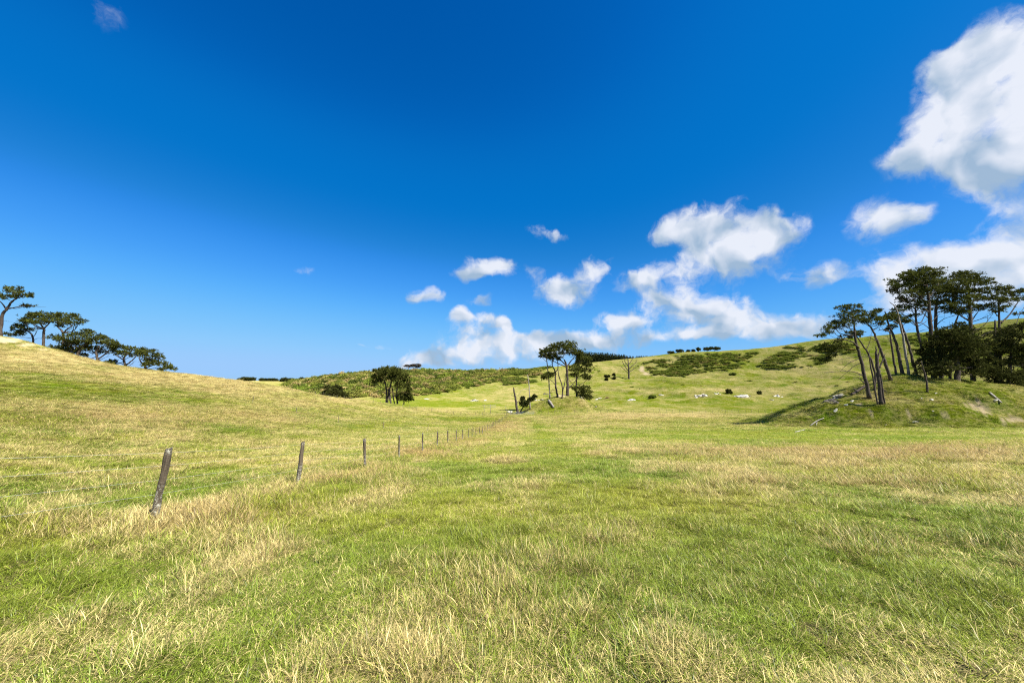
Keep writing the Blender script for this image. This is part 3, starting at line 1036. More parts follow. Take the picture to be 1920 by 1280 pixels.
def build_grass():
    protos = []
    k = 0
    for s in range(5):      # 0-4 short leafy sward
        protos.append(tuft([dict(n=72, spread=.11, h0=.035, h1=.10, wid=.0050, lean=1.0, curl=.65, seed=100 + s, droop=.7),
                            dict(n=9, spread=.10, h0=.08, h1=.17, wid=.0036, lean=1.6, curl=.5, seed=150 + s, droop=.6)], k))
        k += 1
    for s in range(4):      # 5-8 longer matted tussock
        protos.append(tuft([dict(n=66, spread=.12, h0=.08, h1=.20, wid=.0034, lean=1.9, curl=.8, seed=200 + s, droop=1.0),
                            dict(n=18, spread=.12, h0=.06, h1=.14, wid=.006, lean=.8, curl=.5, seed=250 + s, droop=.4)], k))
        k += 1
    for s in range(3):      # 9-11 standing seed stalks
        protos.append(tuft([dict(n=40, spread=.14, h0=.10, h1=.28, wid=.0020, lean=.60, curl=.25, seed=300 + s, seedhead=True, droop=.5),
                            dict(n=34, spread=.12, h0=.06, h1=.17, wid=.0055, lean=.8, curl=.5, seed=350 + s, droop=.5)], k))
        k += 1
    for s in range(3):      # 12-14 fallen straw lying over
        protos.append(tuft([dict(n=34, spread=.15, h0=.10, h1=.30, wid=.0026, lean=4.5, curl=.35, seed=400 + s, droop=.4),
                            dict(n=26, spread=.12, h0=.04, h1=.11, wid=.006, lean=.9, curl=.5, seed=450 + s, droop=.4)], k))
        k += 1
    # points: density falls and tufts spread with distance
    rg = np.random.default_rng(11)
    A0, A1 = R(-62), R(62)
    X, Y, S = [], [], []
    edges = np.concatenate([[0.8], np.geomspace(1.6, 170, 60)])
    for a, b in zip(edges[:-1], edges[1:]):
        rm = .5 * (a + b)
        s = np.clip(1 + (rm - 5) / 17, 1, 6.5)
        dens = 225 / s ** 2 * np.interp(rm, [40, 85, 170], [1, .5, .15])
        area = (A1 - A0) * .5 * (b * b - a * a)
        n = int(area * dens)
        rr = np.sqrt(a * a + (b * b - a * a) * rg.random(n))
        an = A0 + (A1 - A0) * rg.random(n)
        X.append(rr * np.sin(an))
        Y.append(rr * np.cos(an))
        S.append(np.full(n, s))
    x, y, s = np.concatenate(X), np.concatenate(Y), np.concatenate(S)
    z = T(x, y)
    dry, br, g, sc, sd = pasture(x, y, z)
    keep = sd < .5
    x, y, z, s, dry, br, g, sc = (q[keep] for q in (x, y, z, s, dry, br, g, sc))
    n = len(x)
    u = rg.random(n)
    clump = fbm(x / .7, y / .7, 41, 2)
    p_long = np.clip(.10 + .75 * (clump - .45) + .25 * (dry - .4), 0.02, .6)
    p_seed = np.clip(.62 * br * (dry > .25) + .02, 0, .75)
    tz = tussock(x, y)
    p_long = np.clip(p_long * .7 + .65 * tz, .02, .85)
    p_straw = np.clip(.75 * (dry - .40) + .25 * tz, 0, .5)
    idx = np.where(u < p_seed, rg.integers(9, 12, n),
                   np.where(u < p_seed + (1 - p_seed) * p_long, rg.integers(5, 9, n),
                            np.where(u < p_seed + (1 - p_seed) * (p_long + (1 - p_long) * p_straw), rg.integers(12, 15, n), rg.integers(0, 5, n))))
    rot = np.stack([rg.normal(0, .10, n), rg.normal(0, .10, n), rg.random(n) * 2 * math.pi], 1)
    hs = (.75 + .5 * rg.random(n)) * (.50 + .85 * clump + .40 * tz)
    vz = hs * (1 + (s - 1) * .04)
    scl = np.stack([s * (.85 + .3 * rg.random(n)), s * (.85 + .3 * rg.random(n)), vz], 1)
    near = sstep(60, 15, np.hypot(x, y))
    jit = (1 + (.06 + .18 * near) * (2 * rg.random(n) - 1))[:, None]
    d2 = np.clip(dry + rg.normal(0, 1, n) * (.04 + .10 * near), 0.02, 1)
    o = scatter('grass', np.stack([x, y, z], 1), {
        'idx': ('INT', idx), 'rot': ('FLOAT_VECTOR', rot), 'scl': ('FLOAT_VECTOR', scl),
        'gcol': ('FLOAT_COLOR', g * jit), 'scol': ('FLOAT_COLOR', sc * (1 + (.06 + .12 * near) * (2 * rg.random(n) - 1))[:, None]), 'dry': ('FLOAT', d2)}, protos)
    print('grass tufts', n)
    return o


# ------------------------------------------------------------------ trees
def spline(pts, per=5):
    pts = np.asarray(pts, float)
    if len(pts) < 3:
        t = np.linspace(0, 1, per + 1)[:, None]
        return pts[0] * (1 - t) + pts[-1] * t
    p = np.concatenate([[2 * pts[0] - pts[1]], pts, [2 * pts[-1] - pts[-2]]])
    out = []
    for i in range(1, len(p) - 2):
        for t in np.linspace(0, 1, per, endpoint=False):
            a, b, c, d = p[i - 1], p[i], p[i + 1], p[i + 2]
            out.append(.5 * ((2 * b) + (c - a) * t + (2 * a - 5 * b + 4 * c - d) * t * t + (3 * b - a - 3 * c + d) * t ** 3))
    out.append(pts[-1])
    return np.array(out)


def needles(mb, centers, outward, size, K=7, wid=.30, up=.35, tint=None):
    n = len(centers)
    if n == 0:
        return
    d = RNG.normal(size=(n, K, 3)) * .75 + outward[:, None, :] * .7 + np.array((0, 0, up))
    d /= np.linalg.norm(d, axis=2)[..., None] + 1e-9
    s = size * (.6 + .8 * RNG.random((n, K, 1)))
    c = centers[:, None, :] + RNG.normal(size=(n, K, 3)) * size * .12
    side = np.cross(d, RNG.normal(size=(n, K, 3)))
    side /= np.linalg.norm(side, axis=2)[..., None] + 1e-9
    w = s * wid
    v = np.stack([c, c + d * s * .5 + side * w * .5, c + d * s, c + d * s * .5 - side * w * .5], 2).reshape(-1, 3)
    f = np.arange(n * K * 4).reshape(-1, 4)
    t = np.repeat(tint if tint is not None else RNG.random(n), K * 4)
    t = np.clip(t + RNG.normal(0, .08, len(t)), 0, 1)
    mb.add(v, f, t)


def fill_pad(mb, c, rx, ry, rz, size, dens, flat=True, up=.35):
    """foliage pad: clumps of needles through an ellipsoid, heavier above"""
    ncl = max(4, int(5 + 2.2 * (rx * ry * rz) ** (1 / 3)))
    tone = RNG.random()
    for _ in range(ncl):
        while True:
            p = RNG.uniform(-1, 1, 3)
            if (p * p).sum() < 1:
                break
        if flat:
            p[2] = p[2] * .75 + .12
        cc = np.array(c) + p * np.array((rx, ry, rz)) * .88
        n = max(6, int(dens * 6.5 * rx * rz / size ** 2 / ncl + 2))
        sp = np.array((rx, ry, max(rz, size * .5))) * np.array((.36, .36, .30))
        q = RNG.normal(size=(n, 3)) * .62
        pos = cc + q * sp
        out = (pos - np.array(c)) / np.array((rx, ry, rz))
        out /= np.linalg.norm(out, axis=1)[:, None] + 1e-6
        tint = np.clip(.25 * tone + .35 * RNG.random() + .35 * RNG.random(n), 0, 1)
        needles(mb, pos, out, size, tint=tint, up=up)


def to_world(pts, Y, dy=0.0):
    return np.array([W(p[0], p[1], Y + dy) for p in pts])


def tree(name, label, Y, trunks, pads, limbs=(), group=None, cat='pine tree', mat=None, barkmat=None, size=None, dens=1.0,
         autolimb=True, sep_limbs=True, fat=None, spread=.55, up=.35, kdepth=.8, flat=True):
    mat = mat or M_NEEDLE
    barkmat = barkmat or M_BARK
    size = size or max(.40, Y * .0052)
    fat = fat or {GL: 1.04, GM: 1.22, GV: 1.2, GR_: 1.22}.get(group, 1.0)
    k = Y / F
    b0 = trunks[0][0]
    base = G(b0[0], Y)
    root = empty(name, base)
    tag(root, label, cat, group)
    lines = []
    for ti, tr in enumerate(trunks):
        pts = to_world(tr, Y, 0.0)
        if ti == 0 or tr[0][1] > b0[1] - 6:
            pts[0][2] = float(T(pts[0][0], pts[0][1])) - .35
        if ti > 0:
            pts[:, 1] += RNG.uniform(-.6, .6)
        sp = spline(pts, 5)
        rad = np.interp(np.linspace(0, 1, len(sp)), np.linspace(0, 1, len(tr)), [p[2] * k * .44 for p in tr])
        rad[0] *= 1.35
        sp[1:-1] += RNG.normal(0, 1, (len(sp) - 2, 3)) * rad[1:-1, None] * .18
        lines.append((sp, rad))
        mb = MB()
        mb.tube(sp, rad, 8, .10)
        mb.build('trunk', barkmat, root, loc=base)
    halfw = (max([p[0] + p[2] for p in pads]) - min([p[0] - p[2] for p in pads])) * .5 * k if pads else 1
    crown = MB()
    joint = MB()
    for (cx, cy, rx, rz) in pads:
        dy = RNG.uniform(-1, 1) * halfw * spread
        c = W(cx, cy, Y + dy)
        wx, wz = rx * k * 1.08 * fat, rz * k * 1.22 * fat
        fill_pad(crown, c, wx, max(wx * kdepth, .5), max(wz, .25), size, dens, up=up, flat=flat)
        if autolimb:
            # a limb from the nearest suitable place on a trunk out to the pad
            best = None
            for sp, rad in lines:
                n0 = int(len(sp) * .45)
                for i in range(n0, len(sp)):
                    d = c - sp[i]
                    hd = math.hypot(d[0], d[1])
                    want = max(.25, .55 * hd)
                    cost = abs(d[2] - want) + .25 * hd
                    if best is None or cost < best[0]:
                        best = (cost, sp[i], rad[i])
            _, s0, r0 = best
            e = c - np.array((0, 0, wz * .25))
            m = s0 * .5 + e * .5 + np.array((0, 0, -.10 * np.linalg.norm(e - s0))) + RNG.normal(0, .12, 3) * np.linalg.norm(e - s0) * .5
            lp = spline([s0, m, e], 4)
            ra = min(r0 * .62, .02 + .045 * np.linalg.norm(e - s0) ** .5 * (k / .12) ** .5)
            mb = MB() if sep_limbs else joint
            mb.tube(lp, np.linspace(ra, ra * .35, len(lp)), 5, .1, cap=False)
            for q in range(4):
                st = lp[-1 - RNG.integers(0, min(4, len(lp) - 1))]
                en = c + RNG.uniform(-1, 1, 3) * np.array((wx, wx * .7, wz)) * .75
                tp = spline([st, (st + en) / 2 + RNG.normal(0, .1, 3) * wx * .4, en], 3)
                mb.tube(tp, np.linspace(ra * .35, ra * .12, len(tp)), 4, 0, cap=False)
            if sep_limbs:
                mb.build('branch', barkmat, root, loc=base)
    for lb in limbs:
        dy = RNG.uniform(-1, 1) * .3
        pts = to_world(lb, Y)
        pts[1:, 1] += np.linspace(.2, 1, len(pts) - 1) * RNG.uniform(-1.2, 1.2)
        sp = spline(pts, 4)
        w0 = (lb[0][2] if len(lb[0]) > 2 else 1.6) * k * .5
        mb = MB()
        mb.tube(sp, np.linspace(w0, w0 * .25, len(sp)), 5, .1)
        for q in range(3):      # bare twigs
            i = RNG.integers(len(sp) // 3, len(sp))
            L_ = np.linalg.norm(sp[-1] - sp[0])
            d = sp[min(i, len(sp) - 1)] - sp[max(i - 2, 0)]
            d = d / (np.linalg.norm(d) + 1e-6) + RNG.normal(0, .6, 3)
            mb.tube(spline([sp[i], sp[i] + d * L_ * .14, sp[i] + d * L_ * .24 + np.array((0, 0, .04)) * L_], 3), np.linspace(w0 * .35, w0 * .1, 7), 4, 0, cap=False)
        mb.build('branch', barkmat, root, loc=base)
    if pads:
        c = crown.build('crown', mat, root, smooth=False, loc=base)
        c['kind'] = 'stuff'
    if joint.n:
        j = joint.build('limbs', barkmat, root, loc=base)
        j['kind'] = 'stuff'
    return root


GV = 'dark trees standing in the valley below the scrub hill'
GL, GM, GR_ = 'wind-bent pines along the crest of the left hill', 'pines on the small knoll beyond the gate', 'pines on the grassy knoll at the right'

# --- left hill crest
tree('pine_tree', 'tall leaning pine with a flat wind-combed top at the far left above bare sand', 109,
     [[(1, 628, 6), (4, 594, 5), (14, 578, 4.2), (20, 568, 3.4), (30, 560, 2.6), (42, 556, 1.6)], [(13, 580, 3), (6, 570, 2), (-6, 558, 1.4)]],
     [(18, 545, 14, 4), (30, 543, 14, 4.5), (38, 549, 16, 3.5), (50, 554, 9, 2.4), (8, 556, 14, 3), (28, 556, 13, 2.4), (50, 573, 8, 1.3), (-10, 553, 12, 4)],
     [[(16, 579, 2), (32, 575), (48, 572), (58, 573)], [(3, 600, 1.2), (-3, 588), (-12, 580)], [(2, 602, .8), (10, 602), (18, 603)]], GL, spread=.3)
tree('pine_tree', 'broad flat-topped pine with a pale straight trunk on the left hill crest', 111,
     [[(82, 648, 4.5), (82, 622, 4), (80, 614, 3.4), (76, 606, 2)], [(81, 617, 3), (88, 610, 2.4), (94, 603, 1.6)]],
     [(52, 596, 12, 6), (66, 592, 14, 6), (82, 590, 14, 5.5), (96, 592, 10, 6), (58, 604, 13, 5), (74, 602, 14, 5.5), (90, 601, 10, 5), (46, 604, 7, 4)],
     [[(80, 616, 1.6), (68, 612), (56, 606)]], GL)
tree('pine_tree', 'small low pine leaning left under the flat-topped crest trees of the left hill', 113,
     [[(63, 642, 3.5), (61, 631, 3), (54, 622, 2.2), (44, 617, 1.6)]],
     [(30, 617, 7, 5), (40, 612, 9, 4.5), (50, 619, 10, 4), (36, 624, 10, 3.5), (28, 621, 6, 3), (18, 627, 7, 2)],
     [[(61, 633, 1.4), (68, 624), (72, 612)], [(58, 634, 1), (45, 632), (34, 630)], [(63, 638, .8), (70, 634), (78, 636)]], GL)
tree('pine_tree', 'umbrella-shaped pine with a forked trunk, third along the left hill crest', 112,
     [[(119, 650, 4.5), (119, 630, 4), (117, 622, 3.6), (110, 614, 2.4), (103, 608, 1.6)], [(118, 624, 3), (126, 616, 2.4), (136, 610, 1.6)]],
     [(110, 593, 11, 5), (124, 592, 12, 5), (138, 596, 12, 5.5), (150, 602, 9, 4.5), (108, 602, 11, 4), (124, 603, 12, 4.5), (140, 607, 10, 3.5), (116, 609, 7, 2.5)],
     [[(119, 626, 1.2), (132, 618), (146, 612)]], GL)
tree('pine_tree', 'large dark bushy pine with foliage down to the grass on the left hill crest', 113,
     [[(142, 680, 6), (148, 660, 5), (160, 646, 4), (172, 638, 2.5)]],
     [(100, 632, 12, 3.5), (112, 635, 9, 3), (140, 630, 14, 4.5), (158, 624, 13, 4.5), (169, 621, 6, 2.5), (128, 644, 16, 6), (148, 642, 18, 7), (166, 636, 13, 7), (116, 652, 15, 5),
      (138, 655, 18, 7), (158, 655, 14, 7), (108, 657, 9, 2.5), (126, 662, 15, 4), (146, 668, 13, 5)],
     [[(149, 656, 2), (162, 648), (172, 640)]], GL, dens=1.2)
tree('pine_tree', 'sprawling pine with pale branches showing beneath, middle of the low trees on the left hill', 114,
     [[(186, 690, 5), (183, 672, 4.4), (180, 660, 3.6), (186, 648, 2)], [(183, 674, 3), (196, 664, 2.4), (206, 654, 1.5)]],
     [(184, 632, 11, 4.5), (194, 633, 10, 4.5), (206, 640, 11, 4.5), (216, 645, 7, 3), (180, 642, 14, 5), (198, 648, 14, 5), (180, 654, 10, 4), (212, 654, 9, 3), (190, 660, 12, 3)],
     [[(182, 668, 1.6), (172, 672), (164, 678)], [(184, 666, 1.4), (176, 660), (168, 664)], [(185, 676, 1.2), (194, 672), (206, 668)]], GL)
tree('pine_tree', 'spreading pine with several pale leaning stems, second from the right on the left hill crest', 115,
     [[(236, 698, 4.6), (234, 682, 4), (232, 672, 3.4), (240, 662, 2)], [(235, 684, 3), (246, 676, 2.2), (254, 667, 1.4)], [(232, 676, 2.4), (222, 670, 1.8), (214, 664, 1.2)]],
     [(222, 652, 9, 4), (236, 653, 11, 4), (250, 655, 11, 4.5), (262, 660, 8, 4), (216, 660, 9, 3.5), (232, 662, 12, 4), (248, 665, 11, 4), (212, 679, 9, 3), (204, 682, 7, 2)],
     [[(234, 684, 1.4), (224, 680), (212, 680)], [(238, 688, 1.2), (248, 682), (256, 677)]], GL)
tree('pine_tree', 'rounded low pine sloping down to the right, last tree on the left hill crest', 115,
     [[(272, 704, 5), (272, 690, 4.4), (274, 682, 3.4), (282, 672, 2)], [(273, 688, 3), (264, 678, 2.2), (260, 670, 1.4)], [(274, 690, 2.6), (288, 684, 2), (298, 680, 1.4)]],
     [(268, 657, 10, 4), (280, 660, 11, 5), (292, 664, 9, 5), (300, 671, 8, 5.5), (266, 668, 10, 4.5), (282, 673, 13, 5.5), (292, 682, 10, 4), (274, 682, 9, 3.5), (304, 683, 9, 4), (316, 687, 9, 3.5), (324, 690, 6, 2), (306, 692, 7, 2)],
     [[(276, 692, 1.4), (290, 690), (304, 688)]], GL, dens=1.1)

# --- valley, left of the middle
tree('pine_tree', 'dark domed pine with pale bare stems, in the valley before the scrub hill', 178,
     [[(724, 756, 4), (725, 735, 3.4), (722, 718, 3), (718, 706, 2)], [(733, 757, 4), (730, 735, 3.4), (734, 715, 2.8), (738, 706, 2)], [(727, 756, 2.6), (729, 736, 2.2), (727, 720, 1.6)]],
     [(712, 696, 11, 4.5), (724, 695, 13, 5), (738, 699, 13, 5), (708, 705, 9, 5), (722, 704, 13, 5), (736, 708, 11, 4), (704, 714, 6, 5), (714, 712, 8, 4), (742, 694, 8, 4), (731, 691, 9, 3.6), (746, 705, 8, 5)],
     [[(725, 738, 1), (712, 732), (702, 735), (696, 738)], [(724, 730, 1), (708, 722), (700, 725)]], GV, dens=1.5)
tree('pine_tree', 'dark pine with a ragged right side, touching the domed pine in the valley', 180,
     [[(745, 757, 3.6), (744, 735, 3.2), (746, 716, 2.6), (750, 706, 1.8)], [(740, 757, 2.6), (737, 738, 2.2), (735, 722, 1.6)]],
     [(748, 700, 11, 4.5), (758, 705, 7, 5), (752, 712, 11, 5), (762, 718, 6, 6), (758, 726, 8, 5), (766, 731, 5, 4), (750, 722, 7, 4)],
     [[(744, 742, 1), (752, 735), (760, 730)]], GV, dens=1.3)
tree('pine_tree', 'low ragged pine at the foot of the two dark valley pines, their right side', 181,
     [[(757, 757, 2.6), (758, 745, 2.2), (762, 736, 1.4)]],
     [(756, 740, 7, 4), (765, 742, 6, 5), (752, 747, 6, 4), (760, 749, 8, 4), (768, 749, 5, 3)], [], GV, dens=1.3)
tree('broadleaf_tree', 'low round dark tree peeping over the left slope before the scrub hill', 185,
     [[(624, 752, 5), (624, 738, 4), (622, 730, 2)]],
     [(615, 730, 9, 5), (626, 727, 10, 5), (636, 731, 8, 4.5), (612, 738, 8, 5), (624, 737, 12, 6), (638, 739, 8, 5), (646, 743, 5, 3)],
     [], None, cat='tree', mat=M_NEEDLE_DARK, dens=2.0, flat=False)
GB = 'bare wind-shorn trees on the skyline of the scrub hill'
tree('bare_tree', 'thin bare tree on the scrub hill skyline, left of a taller similar one', 424,
     [[(765, 698, 1.6), (766, 690, 1.2), (764, 686, .8)]], [(762, 686, 5, 1), (770, 687, 4, .9)], [[(766, 691, .7), (759, 688), (756, 686)], [(766, 690, .7), (771, 687), (775, 686)]], GB, cat='tree', barkmat=M_BARKPALE, mat=M_DEADNEEDLE, dens=.07, size=1.4, sep_limbs=False)
tree('bare_tree', 'taller of two bare flat-topped trees on the scrub hill skyline', 426,
     [[(780, 699, 2), (780, 690, 1.5), (778, 684, .9)]], [(775, 685, 5, 1.1), (785, 684, 6, 1.1), (781, 687, 5, .9)], [[(780, 692, .8), (772, 688), (768, 687)], [(780, 691, .8), (788, 687), (792, 684)]], GB, cat='tree', barkmat=M_BARKPALE, mat=M_DEADNEEDLE, dens=.07, size=1.4, sep_limbs=False)

# --- the middle knoll
YK = 167
tree('pine_tree', 'tallest pine on the small knoll beyond the gate, thick straight trunk and domed crown', YK,
     [[(1064, 757, 6.4), (1064, 722, 5.4), (1063, 692, 4.6), (1061, 682, 4), (1058, 674, 2.6)], [(1062, 688, 3), (1070, 678, 2.2), (1078, 668, 1.4)], [(1061, 684, 2.6), (1050, 674, 2), (1040, 665, 1.2)]],
     [(1046, 648, 11, 3.6), (1060, 645, 13, 3.6), (1074, 648, 8, 3.4), (1036, 652, 10, 4), (1054, 653, 14, 4), (1070, 654, 11, 3.6), (1080, 659, 8, 3), (1044, 660, 11, 3.4), (1062, 660, 12, 3.4),
      (1030, 658, 8, 4), (1034, 667, 8, 3.4), (1022, 657, 6, 4), (1018, 662, 4, 3), (1084, 664, 7, 2.4)],
     [[(1066, 728, 2), (1075, 719), (1082, 708)], [(1065, 716, 1), (1074, 712), (1080, 706)]], GM, spread=.5, dens=1.25)
tree('pine_tree', 'pine with loose hanging sprays at the right side of the knoll beyond the gate', YK + 3,
     [[(1082, 760, 4.2), (1081, 736, 3.6), (1081, 710, 3), (1085, 690, 2)]],
     [(1086, 668, 9, 5), (1096, 672, 9, 4), (1104, 675, 6, 3), (1078, 688, 9, 3), (1092, 684, 10, 3.4), (1104, 685, 8, 3), (1082, 696, 11, 3), (1098, 695, 10, 3), (1076, 703, 8, 2.4), (1092, 705, 9, 2.6), (1102, 708, 6, 2)],
     [[(1081, 728, 1.2), (1070, 716), (1064, 710)]], GM, dens=.95)
tree('pine_tree', 'small bushy young pine at the right foot of the knoll beyond the gate', YK + 1,
     [[(1094, 756, 3), (1093, 745, 2.4), (1092, 734, 1.4)]],
     [(1086, 729, 8, 2.4), (1096, 727, 7, 3), (1099, 735, 8, 3.6), (1089, 737, 7, 3), (1096, 744, 8, 3.4), (1103, 745, 5, 3), (1076, 728, 5, 1.4)], [], GM, dens=1.0)
tree('pine_tree', 'pine with a Y-forked trunk and one dark drooping branch on the knoll beyond the gate', YK - 1,
     [[(1045, 746, 4.4), (1042, 722, 3.6), (1041, 697, 3), (1036, 686, 2), (1036, 672, 1.4)], [(1041, 698, 2.4), (1046, 690, 2), (1045, 674, 1.4)]],
     [(1034, 672, 5, 3), (1046, 670, 6, 3), (1018, 708, 6, 2.6), (1026, 704, 7, 2.6), (1034, 701, 6, 2.2)],
     [[(1042, 722, 1.4), (1034, 713), (1026, 710)], [(1043, 732, 1), (1036, 731), (1032, 736)]], GM, spread=.15, dens=1.2)
tree('pine_tree', 'slender pale pine with little foliage, leftmost standing tree on the knoll beyond the gate', YK,
     [[(1031, 744, 2.8), (1029, 712, 2.4), (1026, 682, 2), (1024, 664, 1.4)]],
     [(1021, 660, 5, 2.4), (1026, 668, 4, 3), (1018, 668, 5, 2)],
     [[(1025, 678, .9), (1014, 668), (1004, 659)], [(1029, 714, .8), (1020, 706), (1014, 704)], [(1026, 690, .7), (1034, 682), (1036, 676)]], GM, barkmat=M_BARKPALE, spread=.2)
tree('dead_tree', 'bare forked dead tree between the two tallest pines of the knoll beyond the gate', YK - 3,
     [[(1054, 755, 3), (1055, 730, 2.6), (1052, 716, 2.2), (1048, 704, 1.6), (1046, 690, 1)], [(1055, 732, 2.2), (1059, 718, 1.8), (1060, 700, 1.2)]],
     [], [[(1053, 718, .9), (1049, 710), (1046, 702)]], GM, cat='dead tree')
tree('dead_tree', 'thin pole-like dead tree with one arching branch on the knoll beyond the gate', YK - 5,
     [[(994, 748, 2.6), (992, 724, 2.1), (989, 702, 1.3)]], [],
     [[(993, 731, 1.1), (985, 729), (977, 732), (974, 741)]], None, cat='dead tree', barkmat=M_BARKPALE)
tree('tree_stump', 'tall broken leaning stump at the left foot of the knoll beyond the gate', YK - 12,
     [[(970, 769, 5.4), (967, 748, 4.2), (964, 733, 3.2), (963, 726, 2)]], [], [[(969, 755, 1.6), (973, 752), (976, 753)], [(966, 745, 1), (962, 742), (960, 741)]], None, cat='tree stump')
tree('fallen_tree', 'fallen dark pine crown lying on the left slope of the knoll beyond the gate', YK - 9,
     [[(973, 765, 3), (985, 757, 2.6), (998, 746, 1.8)]],
     [(977, 757, 4, 3), (982, 752, 5, 4), (988, 755, 5, 3.4), (992, 750, 5, 3), (997, 747, 4, 2.4), (1002, 743, 3, 1.6), (984, 761, 4, 2), (979, 747, 3, 2)], [[(985, 757, 1.2), (996, 752), (1004, 745)]], None, cat='fallen tree', mat=M_NEEDLE_DARK, dens=1.4, spread=.3)

# --- dead tree on the right-hand hill
tree('dead_tree', 'dead grey tree with bare upswept branches on the right-hand hillside', 330,
     [[(1179, 709, 3.70), (1179, 694, 3.11), (1178, 682, 2.37), (1178, 672, 0.89)]], [],
     [[(1179, 696, 1.85), (1171, 686), (1166, 676)], [(1179, 692, 1.78), (1187, 684), (1193, 678)], [(1179, 688, 1.70), (1172, 678), (1171, 670)], [(1178, 684, 1.63), (1184, 676), (1187, 669)],
      [(1179, 698, 1.63), (1190, 690), (1196, 684)], [(1179, 700, 1.55), (1170, 692), (1163, 686)], [(1178, 680, 0.74), (1176, 672), (1174, 668)]], None, cat='dead tree')

# --- the right knoll
tree('pine_tree', 'wind-swept pine reaching far left, leftmost of the trees on the right knoll', 84,
     [[(1628, 724, 7), (1617, 685, 5.8), (1608, 654, 5), (1603, 630, 4), (1602, 610, 2.8), (1598, 592, 1.6)], [(1607, 652, 3), (1592, 640, 2.2), (1575, 637, 1.5)]],
     [(1580, 577, 8, 2.6), (1594, 576, 10, 2.8), (1610, 575, 9, 3), (1592, 584, 13, 3.4), (1608, 587, 10, 4), (1584, 592, 13, 4.4), (1600, 597, 13, 4.4), (1574, 602, 11, 4.4), (1590, 606, 12, 4), (1562, 608, 9, 3.4),
      (1552, 614, 8, 3.4), (1548, 622, 8, 2.6), (1538, 629, 9, 1.8), (1578, 614, 12, 3.4), (1582, 633, 11, 2.4), (1570, 638, 9, 2.4), (1563, 646, 13, 3.4), (1546, 650, 10, 3), (1572, 654, 10, 3), (1552, 658, 11, 3), (1540, 656, 7, 2.6),
      (1560, 666, 7, 2), (1553, 672, 6, 2), (1545, 677, 6, 1.8)],
     [[(1621, 706, 2), (1602, 697), (1575, 696), (1547, 700)], [(1612, 672, 1.4), (1594, 680), (1583, 696)], [(1614, 680, 1.6), (1600, 688), (1582, 708)], [(1611, 668, 1.6), (1590, 671), (1564, 675)], [(1612, 668, 1.4), (1628, 670), (1636, 672)],
      [(1620, 700, 1.2), (1608, 703), (1596, 703)], [(1622, 712, 1.2), (1606, 708), (1590, 708)], [(1626, 720, 3), (1617, 715), (1612, 710)]], GR_, spread=.35, dens=1.15)
tree('pine_tree', 'slim leaning pine with a narrow crown, behind the broken stump on the right knoll', 87,
     [[(1670, 706, 5.8), (1655, 667, 5), (1648, 648, 4.4), (1638, 622, 3.4), (1627, 607, 2.4), (1612, 591, 1.4)]],
     [(1632, 586, 8, 2.4), (1622, 592, 9, 3.4), (1638, 594, 8, 3), (1630, 602, 11, 3.4), (1646, 600, 10, 3.2), (1655, 598, 7, 2.4), (1644, 582, 6, 1.2), (1652, 607, 6, 2), (1618, 602, 8, 3)],
     [[(1645, 640, 1.4), (1632, 634), (1618, 632)], [(1650, 653, 1.6), (1640, 634), (1628, 630)], [(1636, 620, 1.2), (1648, 614), (1658, 612)]], GR_, spread=.35)
tree('pine_tree', 'thin bent pine stem between the leftmost pine and the broken stump on the right knoll', 86,
     [[(1638, 720, 4.2), (1641, 700, 3.8), (1630, 667, 3.4), (1621, 652, 3), (1611, 637, 2.2), (1604, 628, 1.4)]],
     [(1604, 628, 8, 2.4), (1596, 624, 8, 2.4), (1612, 622, 7, 2.4)],
     [[(1624, 656, 1.6), (1630, 642), (1632, 624)], [(1630, 668, 1.2), (1618, 664), (1604, 662)]], GR_, spread=.3)
tree('tree_stump', 'thick dark broken stump with a split base at the front of the right knoll', 79,
     [[(1650, 736, 7.5), (1648, 715, 6.1), (1646, 690, 6.1), (1644, 668, 5.4), (1643, 656, 2.7), (1642, 647, 0.7)], [(1647, 690, 3.4), (1650, 670, 2.7), (1652, 658, 1.7), (1651, 651, 0.5)],
      [(1644, 735, 2.7), (1637, 706, 3.0), (1632, 682, 2.4), (1630, 664, 1.4), (1631, 656, 0.5)], [(1649, 690, 2.7), (1655, 676, 2.3), (1659, 666, 1.6), (1660, 662, 0.7)], [(1654, 735, 2.7), (1651, 718, 2.4), (1648, 700, 2.0)]], [],
     [[(1649, 715, 3), (1654, 728), (1659, 734)]], None, cat='tree stump')
tree('pine_tree', 'thin straight leaning trunk just left of the pair of poles on the right knoll', 90,
     [[(1682, 703, 4), (1675, 670, 3.5), (1671, 642, 3), (1668, 622, 2)]], [(1666, 618, 5, 1.6), (1672, 612, 5, 1.6)], [[(1671, 645, 1), (1664, 632), (1656, 628)]], GR_, dens=.8, spread=.2)
tree('pine_tree', 'leaning pine with one long bent bare branch reaching left, right knoll, beside the bleached trunk', 89,
     [[(1693, 704, 6), (1683, 655, 5), (1674, 627, 4), (1664, 603, 3), (1659, 583, 1.6)]],
     [(1668, 592, 8, 2.4), (1678, 589, 8, 3), (1684, 593, 6, 2.4), (1674, 598, 6, 1.8), (1660, 596, 6, 2)],
     [[(1676, 629, 2), (1662, 620), (1650, 618), (1638, 621)], [(1680, 642, 1.2), (1668, 636), (1652, 634)], [(1678, 634, 1.2), (1664, 640), (1650, 638)]], GR_, spread=.3)
tree('dead_tree', 'tall bare bleached trunk leaning left, on top of the right knoll', 88,
     [[(1704, 706, 4.2), (1696, 648, 4), (1688, 607, 3.3), (1679, 577, 2.3), (1668, 566, 1)]], [], [[(1690, 614, 1), (1682, 604), (1676, 602)], [(1692, 628, .9), (1700, 620), (1708, 618)]], None, cat='dead tree', barkmat=M_BARKPALE)
